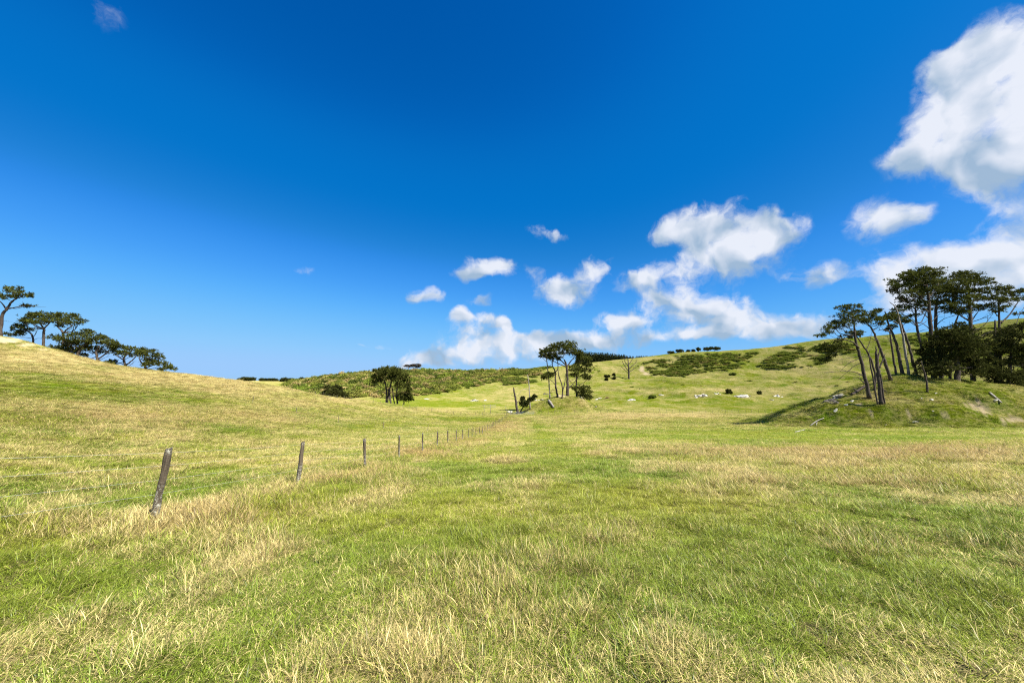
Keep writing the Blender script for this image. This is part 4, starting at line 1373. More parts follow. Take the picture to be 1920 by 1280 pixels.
tree('pine_tree', 'slender dark pine close behind the bleached bare trunk on the right knoll', 89.5,
     [[(1719, 708, 5), (1706, 657, 4.4), (1697, 628, 3.6), (1690, 606, 2.4)]],
     [(1692, 598, 7, 2), (1700, 602, 7, 1.8), (1686, 604, 6, 1.6)], [[(1712, 688, 1.4), (1700, 690), (1694, 688)], [(1719, 700, 1.4), (1708, 702), (1702, 699)]], GR_, spread=.3)
tree('pine_tree', 'slender-trunked pine with long bare lower branches, just left of the tallest right knoll pine', 92,
     [[(1736, 712, 5), (1728, 652, 4.6), (1719, 611, 4), (1716, 577, 2.8)]],
     [(1686, 563, 9, 3.6), (1700, 560, 10, 4), (1714, 566, 11, 4), (1690, 574, 9, 2.6), (1728, 570, 11, 4), (1708, 576, 10, 2.8), (1684, 582, 7, 2), (1716, 592, 9, 1.6), (1738, 582, 8, 2.4)],
     [[(1719, 612, 1.6), (1706, 604), (1692, 600)], [(1719, 606, 1.2), (1704, 594), (1686, 592)], [(1720, 612, 1.2), (1736, 604), (1748, 596)], [(1722, 622, 1), (1734, 618), (1744, 616)]], GR_, spread=.45)
tree('pine_tree', 'tallest pine of the right knoll with a broad layered crown', 91,
     [[(1752, 716, 8), (1747, 650, 7), (1743, 595, 6), (1741, 560, 4.6), (1737, 530, 2.6)], [(1743, 572, 3.4), (1728, 552, 2.4), (1710, 538, 1.6)], [(1742, 560, 3), (1756, 544, 2.2), (1764, 530, 1.4)]],
     [(1716, 512, 11, 3.8), (1732, 508, 12, 3.6), (1748, 507, 12, 3.6), (1760, 514, 8, 3), (1700, 518, 11, 4), (1718, 521, 14, 4.2), (1738, 519, 14, 4.4), (1756, 524, 11, 4.4), (1686, 526, 10, 4), (1704, 530, 13, 4.2), (1726, 531, 14, 4.4),
      (1746, 534, 13, 4.6), (1678, 535, 8, 3), (1694, 539, 11, 3.6), (1714, 542, 14, 4), (1736, 544, 14, 4.4), (1758, 542, 11, 4.4), (1680, 546, 8, 3), (1704, 551, 12, 3.2), (1728, 555, 12, 3.2)],
     [[(1744, 600, 2), (1728, 584), (1708, 574)], [(1745, 618, 1.6), (1730, 606), (1712, 600)], [(1744, 606, 1.6), (1758, 594), (1772, 586)]], GR_, spread=.5, dens=1.3, fat=1.5)
tree('pine_tree', 'pine standing close behind the tallest pine, right knoll, its crown filling the gap', 95,
     [[(1766, 712, 7), (1759, 645, 6), (1754, 595, 5), (1758, 560, 3)], [(1778, 712, 5), (1782, 650, 4.2), (1790, 610, 3.4), (1796, 590, 2)]],
     [(1770, 530, 10, 4.4), (1776, 541, 11, 4.4), (1764, 550, 11, 4), (1782, 553, 11, 4.4), (1770, 563, 12, 4), (1788, 567, 9, 4), (1752, 568, 9, 3), (1778, 577, 9, 3), (1795, 580, 8, 3)],
     [[(1755, 610, 1.6), (1768, 598), (1784, 592)], [(1757, 625, 1.4), (1772, 614), (1790, 608)]], GR_, spread=.5, dens=1.3, fat=1.5)
tree('pine_tree', 'thick-trunked pine with a wide layered crown, next right from the tallest right knoll pine', 93,
     [[(1824, 720, 8), (1821, 650, 7), (1819, 595, 6), (1817, 560, 4), (1815, 532, 2.4)], [(1818, 575, 3), (1832, 560, 2.2), (1842, 544, 1.4)], [(1820, 600, 3), (1804, 590, 2.4), (1792, 574, 1.6)]],
     [(1790, 520, 9, 4), (1802, 515, 10, 3.8), (1816, 514, 11, 3.8), (1830, 520, 9, 3.8), (1842, 527, 9, 3), (1852, 531, 6, 2), (1794, 530, 11, 4.4), (1812, 528, 12, 4.4), (1830, 532, 11, 4), (1788, 543, 11, 4.4), (1806, 543, 13, 4.4),
      (1826, 546, 12, 4.2), (1842, 544, 8, 2.6), (1796, 556, 12, 4), (1816, 560, 12, 3.8), (1836, 560, 8, 2.6), (1802, 571, 13, 3.6), (1822, 576, 11, 3), (1838, 578, 9, 2), (1794, 584, 10, 2.8), (1812, 586, 9, 2)],
     [[(1820, 604, 1.8), (1838, 598), (1856, 588)], [(1820, 620, 2), (1842, 612), (1858, 590)]], GR_, spread=.5, dens=1.3, fat=1.5)
tree('pine_tree', 'right-hand pine of the right knoll with twin stems and a long bare rising arm', 94,
     [[(1875, 720, 5), (1874, 640, 4.2), (1874, 605, 3.6), (1872, 570, 2.4)], [(1867, 715, 4), (1866, 640, 3.4), (1866, 600, 2.6)], [(1876, 606, 3), (1892, 592, 2.4), (1904, 574, 1.8), (1914, 560, 1.2)]],
     [(1866, 540, 9, 3.4), (1882, 542, 10, 4), (1893, 539, 7, 2.4), (1856, 550, 9, 3.6), (1872, 552, 12, 4.4), (1890, 553, 10, 4), (1906, 550, 9, 3.4), (1914, 545, 5, 2), (1852, 561, 9, 3.6), (1868, 564, 12, 4.2), (1886, 564, 10, 3.6), (1904, 562, 8, 3),
      (1858, 573, 10, 3.4), (1876, 576, 10, 3.2), (1866, 584, 9, 2.4), (1912, 588, 7, 1.8), (1930, 555, 10, 4)],
     [[(1872, 620, 1.8), (1856, 622), (1838, 632), (1826, 640)], [(1878, 618, 1.4), (1896, 612), (1916, 608)]], GR_, spread=.45)
tree('pine_tree', 'very dark dense low tree with a thick trunk under the right knoll pines', 87,
     [[(1797, 734, 10), (1796, 700, 9), (1794, 670, 7), (1792, 640, 4)]],
     [(1778, 618, 11, 5), (1794, 612, 13, 5), (1812, 622, 13, 6), (1766, 630, 13, 6), (1786, 632, 16, 7), (1808, 636, 15, 7), (1826, 638, 12, 6), (1756, 644, 14, 7), (1776, 648, 17, 8), (1800, 652, 18, 8), (1822, 654, 14, 8), (1744, 660, 13, 7),
      (1764, 664, 17, 8), (1786, 668, 18, 9), (1810, 670, 17, 9), (1832, 668, 13, 8), (1736, 678, 11, 7), (1752, 682, 14, 8), (1772, 686, 15, 7), (1812, 688, 16, 7), (1834, 686, 12, 7), (1740, 696, 11, 6), (1758, 699, 12, 5), (1826, 700, 13, 5)],
     [], GR_, mat=M_NEEDLE_DARK, dens=1.5, spread=.5, sep_limbs=False, flat=False, fat=1.42)
tree('pine_tree', 'dark tree with foliage hanging to the grass at the right end of the right knoll', 92,
     [[(1893, 748, 8), (1892, 715, 7), (1894, 680, 5), (1896, 650, 3)], [(1858, 735, 4), (1860, 710, 3.4), (1868, 690, 2.4)]],
     [(1862, 628, 11, 3.4), (1880, 622, 13, 4), (1900, 616, 13, 4), (1918, 610, 12, 4), (1850, 642, 11, 5), (1870, 640, 14, 5), (1892, 636, 15, 5), (1914, 630, 13, 6), (1856, 660, 14, 7), (1880, 656, 16, 7), (1904, 652, 15, 7), (1926, 650, 13, 8),
      (1850, 680, 13, 7), (1872, 680, 16, 8), (1898, 676, 16, 8), (1922, 678, 14, 9), (1862, 702, 15, 7), (1888, 702, 16, 8), (1912, 704, 15, 9), (1874, 722, 14, 6), (1898, 726, 15, 7), (1918, 736, 13, 8), (1886, 738, 12, 4), (1936, 700, 14, 12)],
     [], GR_, mat=M_NEEDLE_DARK, dens=1.4, spread=.45, sep_limbs=False, flat=False, fat=1.42)
tree('dead_tree', 'thin crooked dead sapling in front of the dark low tree, right knoll', 80,
     [[(1738, 727, 4), (1737, 712, 3), (1733, 697, 2.2), (1727, 676, 1.2)]], [], [[(1735, 702, .9), (1728, 690), (1724, 678)]], None, cat='dead tree')


# --- small far trees and bushes: one crown mesh on a short stem
def far_tree(name, label, px, Y, top, wpx, group=None, cat='tree', mat=None, nlobes=5, stem=.35, hpx=None):
    base = G(px, Y)
    h = hpx / F * Y if hpx else max(W(px, top, Y)[2] - base[2], 1.0)
    w = wpx / F * Y * .5
    root = empty(name, base)
    tag(root, label, cat, group)
    mb = MB()
    mb.tube(spline([base - np.array((0, 0, .3)), base + np.array((.1 * w, 0, h * .4)), base + np.array((0, 0, h * .8))], 3), np.linspace(.06 * h, .02 * h, 7), 5, .1)
    mb.build('trunk', M_BARK, root, loc=base)
    cr = MB()
    ch = h * (1 - stem)
    for i in range(nlobes):
        u = (i + .5) / nlobes * 2 - 1
        c = base + np.array((u * w * .75, RNG.uniform(-.4, .4) * w, h - ch * .45 - abs(u) ** 2 * ch * .18 - RNG.random() * .3 * ch))
        fill_pad(cr, c, w * RNG.uniform(.25, .5), w * .4, ch * RNG.uniform(.25, .5), max(.5, Y * .0036), 1.1, up=.3)
    c = cr.build('crown', mat or M_NEEDLE_DARK, root, smooth=False, loc=base)
    c['kind'] = 'stuff'
    return root


GS = 'small wind-clipped trees on the right-hand skyline'
for (px, top, w, lab, nl, st) in (
        (1262, 658.5, 13, 'low dark tree at the left end of the row on the right-hand skyline', 3, .2),
        (1278, 656.5, 14, 'second dark tree from the left in the skyline row above the scrub bank', 4, .35),
        (1294, 657.5, 7, 'smallest tree of the skyline row above the scrub bank', 2, .3),
        (1304, 656.5, 8, 'small shrubby tree just left of the leaning one in the skyline row', 2, .2),
        (1313, 652.5, 8, 'narrow leaning dark tree in the middle of the right-hand skyline row', 3, .35),
        (1330, 652, 16, 'flat-topped tree joined to the widest one, right part of the skyline row', 4, .5),
        (1344, 651, 22, 'widest flat-topped tree at the right end of the skyline row', 5, .5)):
    far_tree('skyline_tree', lab, px, 388, top, w, GS, nlobes=nl, stem=st)
far_tree('shrub', 'dark round bush on the skyline of the scrub hill, above the valley track', 905, 428, 691, 9, None, 'bush', nlobes=3, stem=.1)
far_tree('shrub', 'low wide dark bush on the skyline just left of the knoll pines', 965, 424, 691, 14, None, 'bush', nlobes=4, stem=.1)
far_tree('shrub', 'round dark bush among the pale rocks at the foot of the right-hand hill', 1367, 222, 738, 14, None, 'bush', hpx=9, nlobes=4, stem=.05, mat=M_NEEDLE_DARK)
far_tree('shrub', 'dark green bush at the foot of the right-hand hill, left of the pale rocks', 1222, 222, 741, 16, None, 'bush', hpx=8, nlobes=4, stem=.05, mat=M_BUSH)
far_tree('shrub', 'small leaning dark bush in a gully right of the rocks under the hill', 1423, 224, 733, 8, None, 'bush', hpx=9, nlobes=3, stem=.1)
far_tree('shrub', 'olive bush below the gap between the two scrub banks on the hill', 1375, 308, 698, 11, None, 'bush', hpx=6, nlobes=4, stem=.05, mat=M_BUSH)
GD = 'dark bushes scattered on the slope left of the dead tree'
for (px, Y, top, w, lab) in ((1139, 330, 696, 9, 'largest of the dark bushes on the slope left of the dead tree'), (1152, 338, 690, 5, 'upper small bush on the slope left of the dead tree'),
                             (1152, 328, 698, 5, 'lower small bush close left of the dead tree'), (1138, 318, 708, 4, 'tiny bush below the others left of the dead tree')):
    far_tree('shrub', lab, px, Y, top, w, GD, 'bush', hpx=w * .7, nlobes=3, stem=.05)
GF = 'distant shelter trees beyond the left slope'
for (px, Y, top, w, lab, nl) in (
        (462, 950, 709, 26, 'far dark tree belt peeping over the left slope, nearest the left hill', 6), (494, 950, 711.5, 16, 'left of two joined far trees in the gap between the hills', 4),
        (509, 960, 711.5, 18, 'right of two joined far trees in the gap between the hills', 4), (534, 900, 710.5, 16, 'far clump of trees just left of the scrub hill', 4),
        (546, 880, 711, 9, 'small far tree beside the scrub hill end', 3), (565, 860, 709.5, 20, 'far flat tree belt half hidden by the scrub hill', 5)):
    far_tree('shelter_tree', lab, px, Y, top - 1.6, w, GF, nlobes=nl + 4, stem=.12)


# --- pine plantation on the skyline, tree by tree
def conifer_mesh(seed, h):
    rg = np.random.default_rng(seed)
    mb = MB()
    tiers = 11
    for i in range(tiers):
        t = i / (tiers - 1)
        z = h * (.04 + .90 * t)
        rr = h * .20 * (1 - t) ** .8 + .25
        n = int(15 - 9 * t)
        an = rg.random(n) * 2 * math.pi
        pos = np.stack([np.cos(an) * rr * .6, np.sin(an) * rr * .6, np.full(n, z) + rg.normal(0, .25, n)], 1)
        out = np.stack([np.cos(an), np.sin(an), np.full(n, .3)], 1)
        needles(mb, pos, out, rr * .75 + .5, K=4, wid=.4, up=.4)
    mb.tube(np.array([(0, 0, -.5), (0, 0, h * .5), (0, 0, h)]), [.22, .14, .04], 5)
    return mb


def plantation():
    protos = [conifer_mesh(900 + i, 12.0 + i * .5) for i in range(5)]
    first = []
    n = 0
    for row, (Y, off) in enumerate(((474, 0), (480, 2))):
        for px in np.arange(1086 + off, 1243, 4.1):
            if 1191 < px < 1194.5:
                continue
            px = px + random.uniform(-.8, .8)
            top = np.interp(px, [1086, 1100, 1140, 1170, 1191, 1194, 1215, 1243], [659, 659.5, 661.5, 664.5, 668, 667.5, 666.5, 665.5]) + random.uniform(-.8, .9)
            base = G(px, Y)
            h = W(px, top, Y)[2] - base[2]
            k = n % 5
            if n < 5:
                o = protos[k].build('plantation_pine', M_NEEDLE_FAR, None, smooth=False)
                first.append(o)
            else:
                o = first[k].copy()
                COL.objects.link(o)
            s = max(h, 2) / (12.0 + k * .5)
            o.scale = (s * random.uniform(.9, 1.2), s * random.uniform(.9, 1.2), s)
            o.rotation_euler = (0, 0, random.random() * 6.28)
            o.location = tuple(base)
            tag(o, 'dark conifer in the dense plantation row on the skyline behind the knoll pines', 'pine tree', 'conifers of the skyline plantation')
            n += 1


plantation()


# ------------------------------------------------------------------ scrub on the hills
def shrub_protos():
    out = []
    for i in range(5):
        mb = MB()
        for _ in range(9):
            p = RNG.normal(size=3) * np.array((.42, .42, .22)) + np.array((0, 0, .45))
            n = 26
            pos = p + RNG.normal(size=(n, 3)) * .22
            pos[:, 2] = np.maximum(pos[:, 2], .02)
            o_ = pos - np.array((0, 0, .2))
            o_ /= np.linalg.norm(o_, axis=1)[:, None]
            needles(mb, pos, o_, .26, K=3, wid=.6, up=.3, tint=np.full(n, RNG.random()) * .7 + RNG.random(n) * .3)
        v = np.concatenate(mb.v)
        me = mesh_from('shrub_source', v, np.concatenate(mb.f), False)
        put_attr(me, 'tint', np.concatenate(mb.t), 'FLOAT')
        me.materials.append(M_SHRUB)
        out.append(bpy.data.objects.new('shrub_source_%d' % i, me))
    return out


def inpoly(px, py, poly):
    ins = np.zeros(len(px), bool)
    n = len(poly)
    for i in range(n):
        x1, y1 = poly[i]
        x2, y2 = poly[(i + 1) % n]
        c = ((y1 > py) != (y2 > py)) & (px < (x2 - x1) * (py - y1) / (y2 - y1 + 1e-9) + x1)
        ins ^= c
    return ins


def build_scrub():
    protos = shrub_protos()
    rg = np.random.default_rng(5)
    N = 90000
    az = rg.uniform(px_az(520), px_az(1960), N)
    y = np.sqrt(rg.uniform(225 ** 2, 445 ** 2, N))
    x = np.tan(az) * y
    z = T(x, y)
    px, py = project(x, y, z)
    cl = fbm(x / 14, y / 14, 51, 3)
    u = rg.random(N)
    mid = (px > 535) & (px < 1015) & (y > 252)
    low_edge = np.interp(px, [540, 700, 780, 840, 880, 930, 1000], [745, 748, 742, 735, 728, 715, 704])
    mid &= (py < low_edge)
    up_edge = np.interp(px, [540, 700, 800, 1000], [712, 704, 702, 697])
    dens_mid = np.where(py > up_edge, .72, .30) * np.clip(2.0 * cl - .35, .1, 1)
    A = inpoly(px, py, [(1204, 680), (1262, 668), (1330, 663), (1422, 660), (1412, 672), (1392, 690), (1330, 697), (1265, 706), (1232, 702), (1214, 692)])
    B = inpoly(px, py, [(1418, 688), (1458, 658), (1545, 666), (1560, 676), (1512, 690), (1470, 692)])
    C = inpoly(px, py, [(1470, 652), (1560, 641), (1600, 645), (1600, 662), (1545, 661)])
    D = inpoly(px, py, [(1640, 645), (1720, 628), (1940, 605), (1940, 690), (1800, 690), (1700, 660)])
    E = inpoly(px, py, [(935, 700), (1010, 688), (1040, 686), (1000, 700), (1005, 716), (950, 722)])
    dense = A | B | C | E
    pr = np.where(mid, dens_mid, 0)
    pr = np.where(dense, np.clip(4.0 * cl - 1.35, .03, 1), pr)
    pr = np.where(D, np.clip(1.6 * cl - .5, 0, 1) * .8, pr)
    openhill = (px > 1030) & (px < 1700) & (y > 235) & ~dense
    pr = np.where(openhill & (py > 680), .010 * np.clip(3 * cl - .9, 0, 1), pr)
    keep = u < pr * np.where(mid, .34, .46) * (.55 + .9 * fbm(x / 5, y / 5, 57, 2))
    x, y, z, px, py, cl = (a[keep] for a in (x, y, z, px, py, cl))
    dense = dense[keep] | D[keep]
    n = len(x)
    oh = openhill[keep]
    s = np.where(oh, rg.uniform(.25, .6, n), 1.0) * np.where(dense, rg.uniform(1.5, 2.9, n), rg.uniform(1.3, 3.2, n) * np.where(rg.random(n) < .12, 1.4, 1))
    h = fbm(x / 30, y / 30, 55, 3)[:, None]
    olive, green, tan, dk = np.array((.30, .285, .065)), np.array((.21, .275, .036)), np.array((.44, .345, .135)), np.array((.12, .15, .030))
    t = rg.random(n)[:, None]
    mixg = olive * (1 - np.clip(1.8 * h - .4, 0, 1)) + green * np.clip(1.8 * h - .4, 0, 1)
    c = np.where(t < .22, tan, np.where(t < .80, mixg, dk))
    cd = np.where(t < .55, np.array((.16, .20, .032)), np.where(t < .90, np.array((.215, .24, .042)), np.array((.36, .30, .10))))
    c = np.where(dense[:, None], cd, c) * rg.uniform(.75, 1.3, (n, 1))
    rot = np.stack([np.zeros(n), np.zeros(n), rg.random(n) * 6.28], 1)
    scl = np.stack([s * rg.uniform(.8, 1.5, n), s * rg.uniform(.8, 1.5, n), s * rg.uniform(.5, 1.0, n) * np.where(dense, .5, .85)], 1)
    scatter('scrub', np.stack([x, y, z - .1], 1), {'idx': ('INT', rg.integers(0, 5, n)), 'rot': ('FLOAT_VECTOR', rot), 'scl': ('FLOAT_VECTOR', scl), 'gcol': ('FLOAT_COLOR', c)}, protos)
    print('scrub', n)


build_scrub()


# ------------------------------------------------------------------ rocks and logs
def block(seed, w, d, h):
    """one angular boulder: the hull of a few random points, with chipped edges"""
    import bmesh
    rg = np.random.default_rng(seed)
    bm = bmesh.new()
    n = 16
    for _ in range(n):
        p = rg.normal(size=3)
        p /= np.abs(p).max() ** .75 * np.linalg.norm(p) ** .25
        p *= rg.uniform(.75, 1.0)
        bm.verts.new((p[0] * w, p[1] * d, p[2] * h + h * .25))
    bmesh.ops.convex_hull(bm, input=bm.verts[:])
    for v in [v for v in bm.verts if not v.link_faces]:
        bm.verts.remove(v)
    bmesh.ops.bevel(bm, geom=bm.edges[:] + bm.verts[:], offset=min(w, h) * .10, segments=1, affect='EDGES', profile=.6)
    me = bpy.data.meshes.new('rock')
    bm.to_mesh(me)
    bm.free()
    return me


_rs = [500]


def rock(name, label, px, py, wpx, hpx, mat=None, group=None, cat='rock', Y=None, depth=.7):
    p = hit(px, py) if Y is None else G(px, Y)
    k = p[1] / F
    w, h = wpx * k * .5, hpx * k * .62
    m = mat or M_ROCK
    if wpx < 11:
        _rs[0] += 1
        me = block(_rs[0], w, w * depth, h)
        me.materials.append(m)
        o = bpy.data.objects.new(name, me)
        o.location = tuple(p)
        o.rotation_euler = (RNG.normal(0, .15), RNG.normal(0, .15), RNG.uniform(-.5, .5))
        COL.objects.link(o)
        return tag(o, label, cat, group)
    # a bedded outcrop: several blocks breaking out of the turf
    root = empty(name, p)
    tag(root, label, cat, group)
    n = int(6 + wpx / 4)
    for i in range(n):
        _rs[0] += 1
        u = RNG.uniform(-1, 1)
        s = RNG.uniform(.22, .58) * (1.15 - .5 * abs(u))
        ww = w * s
        hh = min(h, ww) * RNG.uniform(.7, 1.25) * (1.1 - .6 * abs(u))
        me = block(_rs[0], ww, ww * RNG.uniform(.6, 1), hh)
        me.materials.append(m if RNG.random() < .8 else M_ROCKDARK)
        o = bpy.data.objects.new('block', me)
        x, y = p[0] + u * w * .85, p[1] + RNG.uniform(-.5, .9) * w * depth
        o.location = (x - p[0], y - p[1], float(T(x, y)) - p[2] - hh * RNG.uniform(.25, .65))
        o.rotation_euler = (RNG.normal(0, .12), RNG.normal(0, .12), RNG.uniform(-.6, .6))
        o.parent = root
        COL.objects.link(o)
    return root


for a in (
    ('rock_outcrop', 'white limestone outcrop in the green valley left of the middle knoll', 891, 751, 17, 4),
    ('rock', 'small pale rock just right of the white outcrop in the valley', 909, 751, 8, 2.4),
    ('rock', 'flat white stone in the valley under the scrub hill, right of the dark pines', 801, 748, 15, 2),
    ('rock', 'bright white boulder on the front of the knoll beyond the gate', 1015, 750, 13, 5),
    ('rock', 'small pale stone left of the bright boulder on the knoll beyond the gate', 1005, 751, 5, 2.6),
    ('rock_outcrop', 'pale rock at the foot of the hill just right of the middle knoll', 1122, 748, 13, 5),
    ('rock_outcrop', 'low grey outcrop at the foot of the hill below the dead tree', 1185, 750, 18, 4),
    ('rock', 'pale stone streak in the grass right of the green bush under the hill', 1240, 741, 10, 2.5),
    ('rock_outcrop', 'broad white limestone outcrop at the hill foot, left of the round dark bush', 1314, 743, 24, 7),
    ('rock', 'small pale rock between the broad white outcrop and the round dark bush', 1345, 739, 12, 2.5),
    ('rock_outcrop', 'long pale rock ledge at the hill foot, right of the round dark bush', 1397, 744, 30, 5),
    ('rock_outcrop', 'pale rock on a grassy hump at the hill foot, nearest the right knoll', 1456, 743, 20, 6),
    ('rock', 'low pale rock below the rock on the grassy hump', 1446, 750, 10, 2.4),
    ('rock_outcrop', 'pale broken rock shelf at the left foot of the right knoll', 1573, 745, 24, 7),
    ('rock', 'pale rounded rock on the left slope of the right knoll, under the stump', 1598, 753, 8, 4),
    ('rock', 'pale rock lower left on the slope of the right knoll', 1587, 760, 8, 3.5),
    ('rock', 'tall narrow pale rock at the left edge of the right knoll slope', 1567, 771, 8, 8),
    ('rock', 'small white rock high on the front of the right knoll under the dead sapling', 1755, 738, 6, 2.6),
    ('rock', 'pale stone just below the topmost white rock on the right knoll front', 1747, 750, 7, 3),
    ('rock', 'tiny white stone left of the other stones on the upper right knoll front', 1728, 747, 4, 2.4),
    ('rock', 'white rock near the right end of the right knoll, below the hanging dark tree', 1867, 751, 7, 4.5),
    ('rock', 'flat white stone at the foot of the right knoll in the bright green strip', 1742, 811, 11, 3),
    ('rock', 'small pale stone at the middle of the right knoll front', 1750, 772, 5, 1.8),
    ('rock', 'white stone above the flat one near the right knoll foot', 1717, 792, 10, 3),
    ('rock', 'lone small white stone at the far right foot of the right knoll', 1862, 805, 6, 3),
    ('rock', 'tiny pale stone left of the white stone near the right knoll foot', 1661, 797, 4, 1.6),
):
    rock(a[0], a[1], *a[2:])
rock('rock', 'dark blocks painted as cave shade under the pale shelf, left foot of right knoll', 1560, 752, 30, 7, M_ROCKDARK)  # blocks coloured dark to stand in for the shade inside a cave
rock('root_plate', 'dark upturned root plate on top of the knoll beyond the gate', 1023, 739, 12, 9, M_ROCKDARK, cat='root plate', depth=.4)


def log(name, label, a, b, wpx, mat, bend=0.0, branch=None):
    pa, pb = hit(*a), hit(*b)
    k = pa[1] / F
    r = wpx * k * .5
    n = np.array((0, 0, 1.0))
    mid = (pa + pb) / 2
    mid[2] = float(T(mid[0], mid[1]))
    mb = MB()
    pts = spline([pa + n * r * .8, mid + n * (r * .9 + bend * k), pb + n * r * .8], 5)
    mb.tube(pts, np.linspace(r, r * .7, len(pts)), 7, .14)
    root = empty(name, pa)
    tag(root, label, 'log')
    mb.build('stem', mat, root, loc=pa)
    if branch:
        m2 = MB()
        q = spline([mid + n * r, hit(*branch) + n * r * 2], 4)
        m2.tube(q, np.linspace(r * .6, r * .2, len(q)), 5, .1)
        m2.build('branch', mat, root, loc=pa)


log('log', 'short dark weathered log lying down the front of the knoll beyond the gate', (1029, 753), (1038, 766), 5, M_BARKPALE)
log('log', 'bleached forked log on the grass at the left end of the right knoll', (1519, 799), (1545, 786), 2.2, M_DEADWOOD, 3, (1530, 800))
log('log', 'flat white log on the grass left of the right knoll', (1491, 811), (1510, 806), 2.6, M_DEADWOOD)
log('log', 'grey fallen log on the right slope of the right knoll under the dark tree', (1856, 738), (1878, 757), 3.5, M_DEADWOOD)
log('log', 'thin grey log on the right slope of the knoll beyond the gate', (1088, 744), (1118, 764), 2.4, M_BARKPALE)
log('log', 'dark fallen branch on the left slope of the right knoll, under the leftmost pine', (1597, 742), (1622, 726), 5, M_BARK, 2, (1600, 733))


# ------------------------------------------------------------------ fences
def post_mesh(seed, r=.054, h=1.2):
    rg = np.random.default_rng(seed)
    mb = MB()
    n = 9
    zs = np.linspace(-.35, h, n)
    pts = np.stack([rg.normal(0, .004, n), rg.normal(0, .004, n), zs], 1)
    rad = r * (1 + rg.normal(0, .045, n))
    rad[-1] *= .93
    mb.tube(pts, rad, 9, .12)
    # a rough, slanting saw cut
    v = mb.v[0]
    top = v[:, 2] > h - .01
    v[top, 2] += v[top, 0] * rg.uniform(-.5, .5) + rg.normal(0, .006, top.sum())
    mb.v[1][1][2] += rg.normal(0, .01)
    return mb


POSTS = []


def post_data(i):
    if not POSTS:
        for s in range(7):
            o = post_mesh(40 + s).build('post', M_POST, None, smooth=False)
            POSTS.append(o.data)
            bpy.data.objects.remove(o)
    return POSTS[i % len(POSTS)]


def fence(name, label, pts, wires, scale=None, lean=.06, wire_r=.0015, thick=1.0):
    base = pts[0]
    root = empty(name, base)
    tag(root, label, 'fence')
    tops = []
    for i, p in enumerate(pts):
        o = bpy.data.objects.new('post', post_data(i))
        COL.objects.link(o)
        o.parent = root
        o.location = tuple(p - base)
        hs = 1.0 if scale is None else scale(i)
        lx, ly = random.gauss(0, lean), random.gauss(0, lean)
        if i == 1 and name == 'farm_fence':
            lx, ly = 0.02, .145
            o['label'] = 'nearest post, brown with grey lichen'
        o.rotation_euler = (lx, ly, random.random() * 6.28 if i != 1 else 0)
        th = thick * random.uniform(.82, 1.1)
        o.scale = (th, th, hs)
        up = Vector((0, 0, 1))
        up.rotate(o.rotation_euler)
        tops.append((p, np.array(up), hs))
    for hgt in wires:
        mb = MB()
        line = []
        for i, (p, up, hs) in enumerate(tops):
            a = p + up * hgt * hs + np.array((-.07, 0, 0))
            if line:
                b = line[-1]
                line.append((a + b) / 2 - np.array((0, 0, .02)))
            line.append(a)
        mb.tube(np.array(line), np.full(len(line), wire_r), 4, 0)
        mb.build('wire', M_WIRE, root, loc=base)
    return root


pxs = [-560, 311, 568, 690, 752, 795, 822, 841.5, 857, 868.5, 879, 886.5, 893, 900, 905.5, 910, 914, 917.5, 921, 924, 926.5, 929.3, 932, 935, 937.5, 940, 942.5, 945, 947.5, 950, 952.5, 954.5]
main = [G(px, 6.6 + 4.45 * (i - 1)) if i else G(px, 2.9) for i, px in enumerate(pxs)]
main = [m for m in main]
fence('farm_fence', 'old fence of brown weathered posts and wire running from the left foreground to the gate', main, (1.12, .9, .66, .42))


def along(ctrl, n):
    px = np.linspace(ctrl[0][0], ctrl[-1][0], n)
    Y = np.interp(px, [c[0] for c in ctrl], [c[1] for c in ctrl])
    return [G(a, b) for a, b in zip(px, Y)]


fence('farm_fence', 'thin line of widely spaced posts crossing the left slope', [G(475, 76), G(558, 74), G(638, 72), G(721, 70), G(803, 68), G(888, 66)][::-1], (1.1, .8, .5), thick=.85)
fence('farm_fence', 'far fence of tiny posts along the lower edge of the left slope to the gate', along([(592, 127), (651, 140), (749, 150), (839, 147), (946, 146)], 27), (1.1, .7), thick=.9)
fence('farm_fence', 'far fence running across the valley floor from the gate towards the right knoll', along([(1003, 147), (1100, 151), (1225, 156), (1350, 153), (1505, 147)], 42), (1.1, .7), thick=.9)


def gate(label, px0, px1, Y):
    a, b = G(px0, Y), G(px1, Y)
    root = empty('farm_gate', a)
    tag(root, label, 'gate')
    n = np.array((0, 0, 1.0))
    fr = MB()
    fr.tube(np.array([a + n * .15, a + n * 1.25]), [.03, .03], 6)
    fr.build('upright', M_GALV, root, loc=a)
    f2 = MB()
    f2.tube(np.array([b + n * .15, b + n * 1.25]), [.03, .03], 6)
    f2.build('upright', M_GALV, root, loc=a)
    for h in (.2, .42, .64, .86, 1.2):
        r = MB()
        r.tube(np.array([a + n * h, b + n * h]), [.018, .018], 6)
        r.build('rail', M_GALV, root, loc=a)
    m = (a + b) / 2
    br = MB()
    br.tube(np.array([a + n * .25, m + n * 1.15]), [.022, .022], 6)
    br.tube(np.array([m + n * .2, m + n * 1.2]), [.022, .022], 6)
    br.build('brace', M_GALV, root, loc=a)


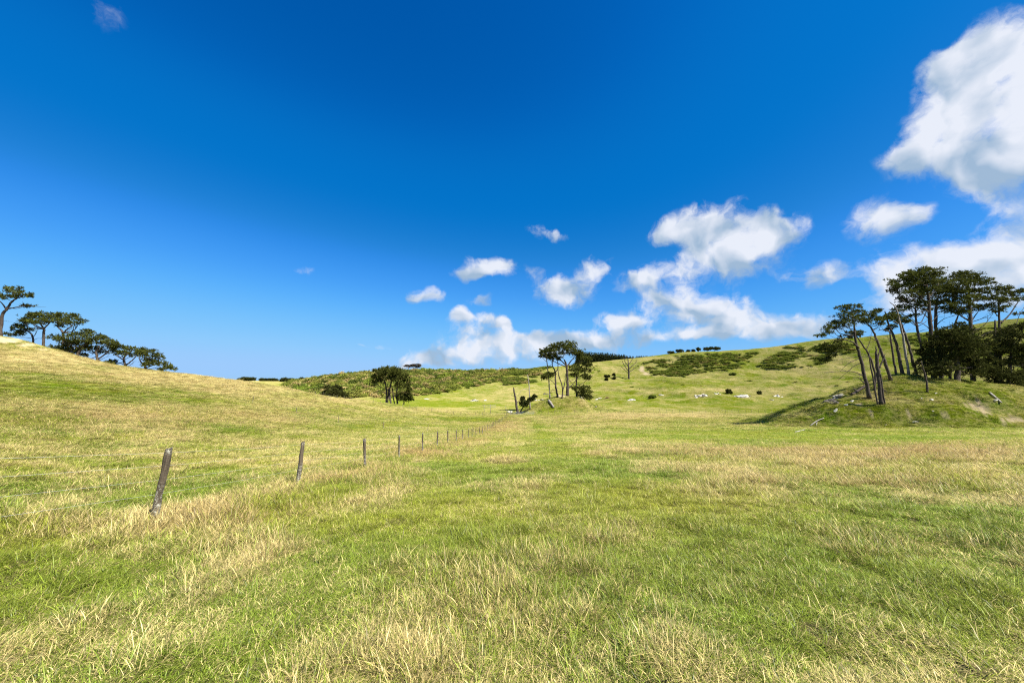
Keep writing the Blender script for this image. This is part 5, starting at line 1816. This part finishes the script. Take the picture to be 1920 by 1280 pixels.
gate('grey galvanised farm gate at the end of the main fence', 959, 979, 146)
gate('second grey galvanised gate, to the right of the one at the fence end', 980.5, 1001, 146)
gp = empty('gate_post', G(957, 146))
tag(gp, 'thick pale strainer post at the corner where the main fence meets the gate', 'post')
mb = post_mesh(77, .14, 1.6)
mb.build('shaft', M_BARKPALE, gp, smooth=False)
mb = MB()
mb.tube(np.array([(0, 0, 1.2), (1.2, .6, .1)]), [.07, .07], 6)
mb.build('brace', M_BARKPALE, gp)

# pale trough by the gate
tp = hit(956, 773)
tr = empty('water_trough', tp)
tag(tr, 'small pale water trough on the grass just beyond the gate corner', 'trough')
mb = MB()
ang = np.linspace(0, 2 * math.pi, 16, endpoint=False)
prof = [(1.05, 0), (1.15, .55), (1.02, .55), (.95, .2), (0.01, .18)]
vv, ff = [], []
for k, (rr_, zz_) in enumerate(prof):
    for a in ang:
        vv.append((rr_ * math.cos(a), rr_ * math.sin(a) * .7, zz_))
for k in range(len(prof) - 1):
    for j in range(16):
        ff.append((k * 16 + j, k * 16 + (j + 1) % 16, (k + 1) * 16 + (j + 1) % 16, (k + 1) * 16 + j))
mb.add(np.array(vv), np.array(ff))
mb.build('basin', M_TROUGH, tr)

# old yard frame: two tall posts and a pale top rail, and a single pole
yf = empty('yard_frame', G(908, 158))
tag(yf, 'old frame of two tall grey posts with a pale rail, left of the gate', 'rail frame')
b0 = G(908, 158)
for px in (908, 920):
    p = G(px, 158)
    mb = MB()
    mb.tube(np.array([p - np.array((0, 0, .3)), p + np.array((0, 0, 3.6))]), [.09, .08], 7, .1)
    mb.build('post', M_BARKPALE, yf, loc=b0)
mb = MB()
p, q = G(904, 158), G(930, 158)
mb.tube(np.array([p + np.array((0, 0, 3.3)), q + np.array((0, 0, 3.4))]), [.06, .06], 6)
mb.build('rail', M_DEADWOOD, yf, loc=b0)
mb = MB()
mb.tube(np.array([p + np.array((0, 0, 2.6)), q + np.array((0, 0, 2.7))]), [.05, .05], 6)
mb.build('rail', M_DEADWOOD, yf, loc=b0)
pl = empty('pole', G(950, 152))
tag(pl, 'thin pale leaning pole standing behind the gate corner', 'pole')
mb = MB()
mb.tube(np.array([(0, 0, -.3), (-.15, 0, 1.6), (-.45, 0, 3.4)]), [.07, .06, .05], 7, .1)
mb.build('shaft', M_BARKPALE, pl)

build_grass()
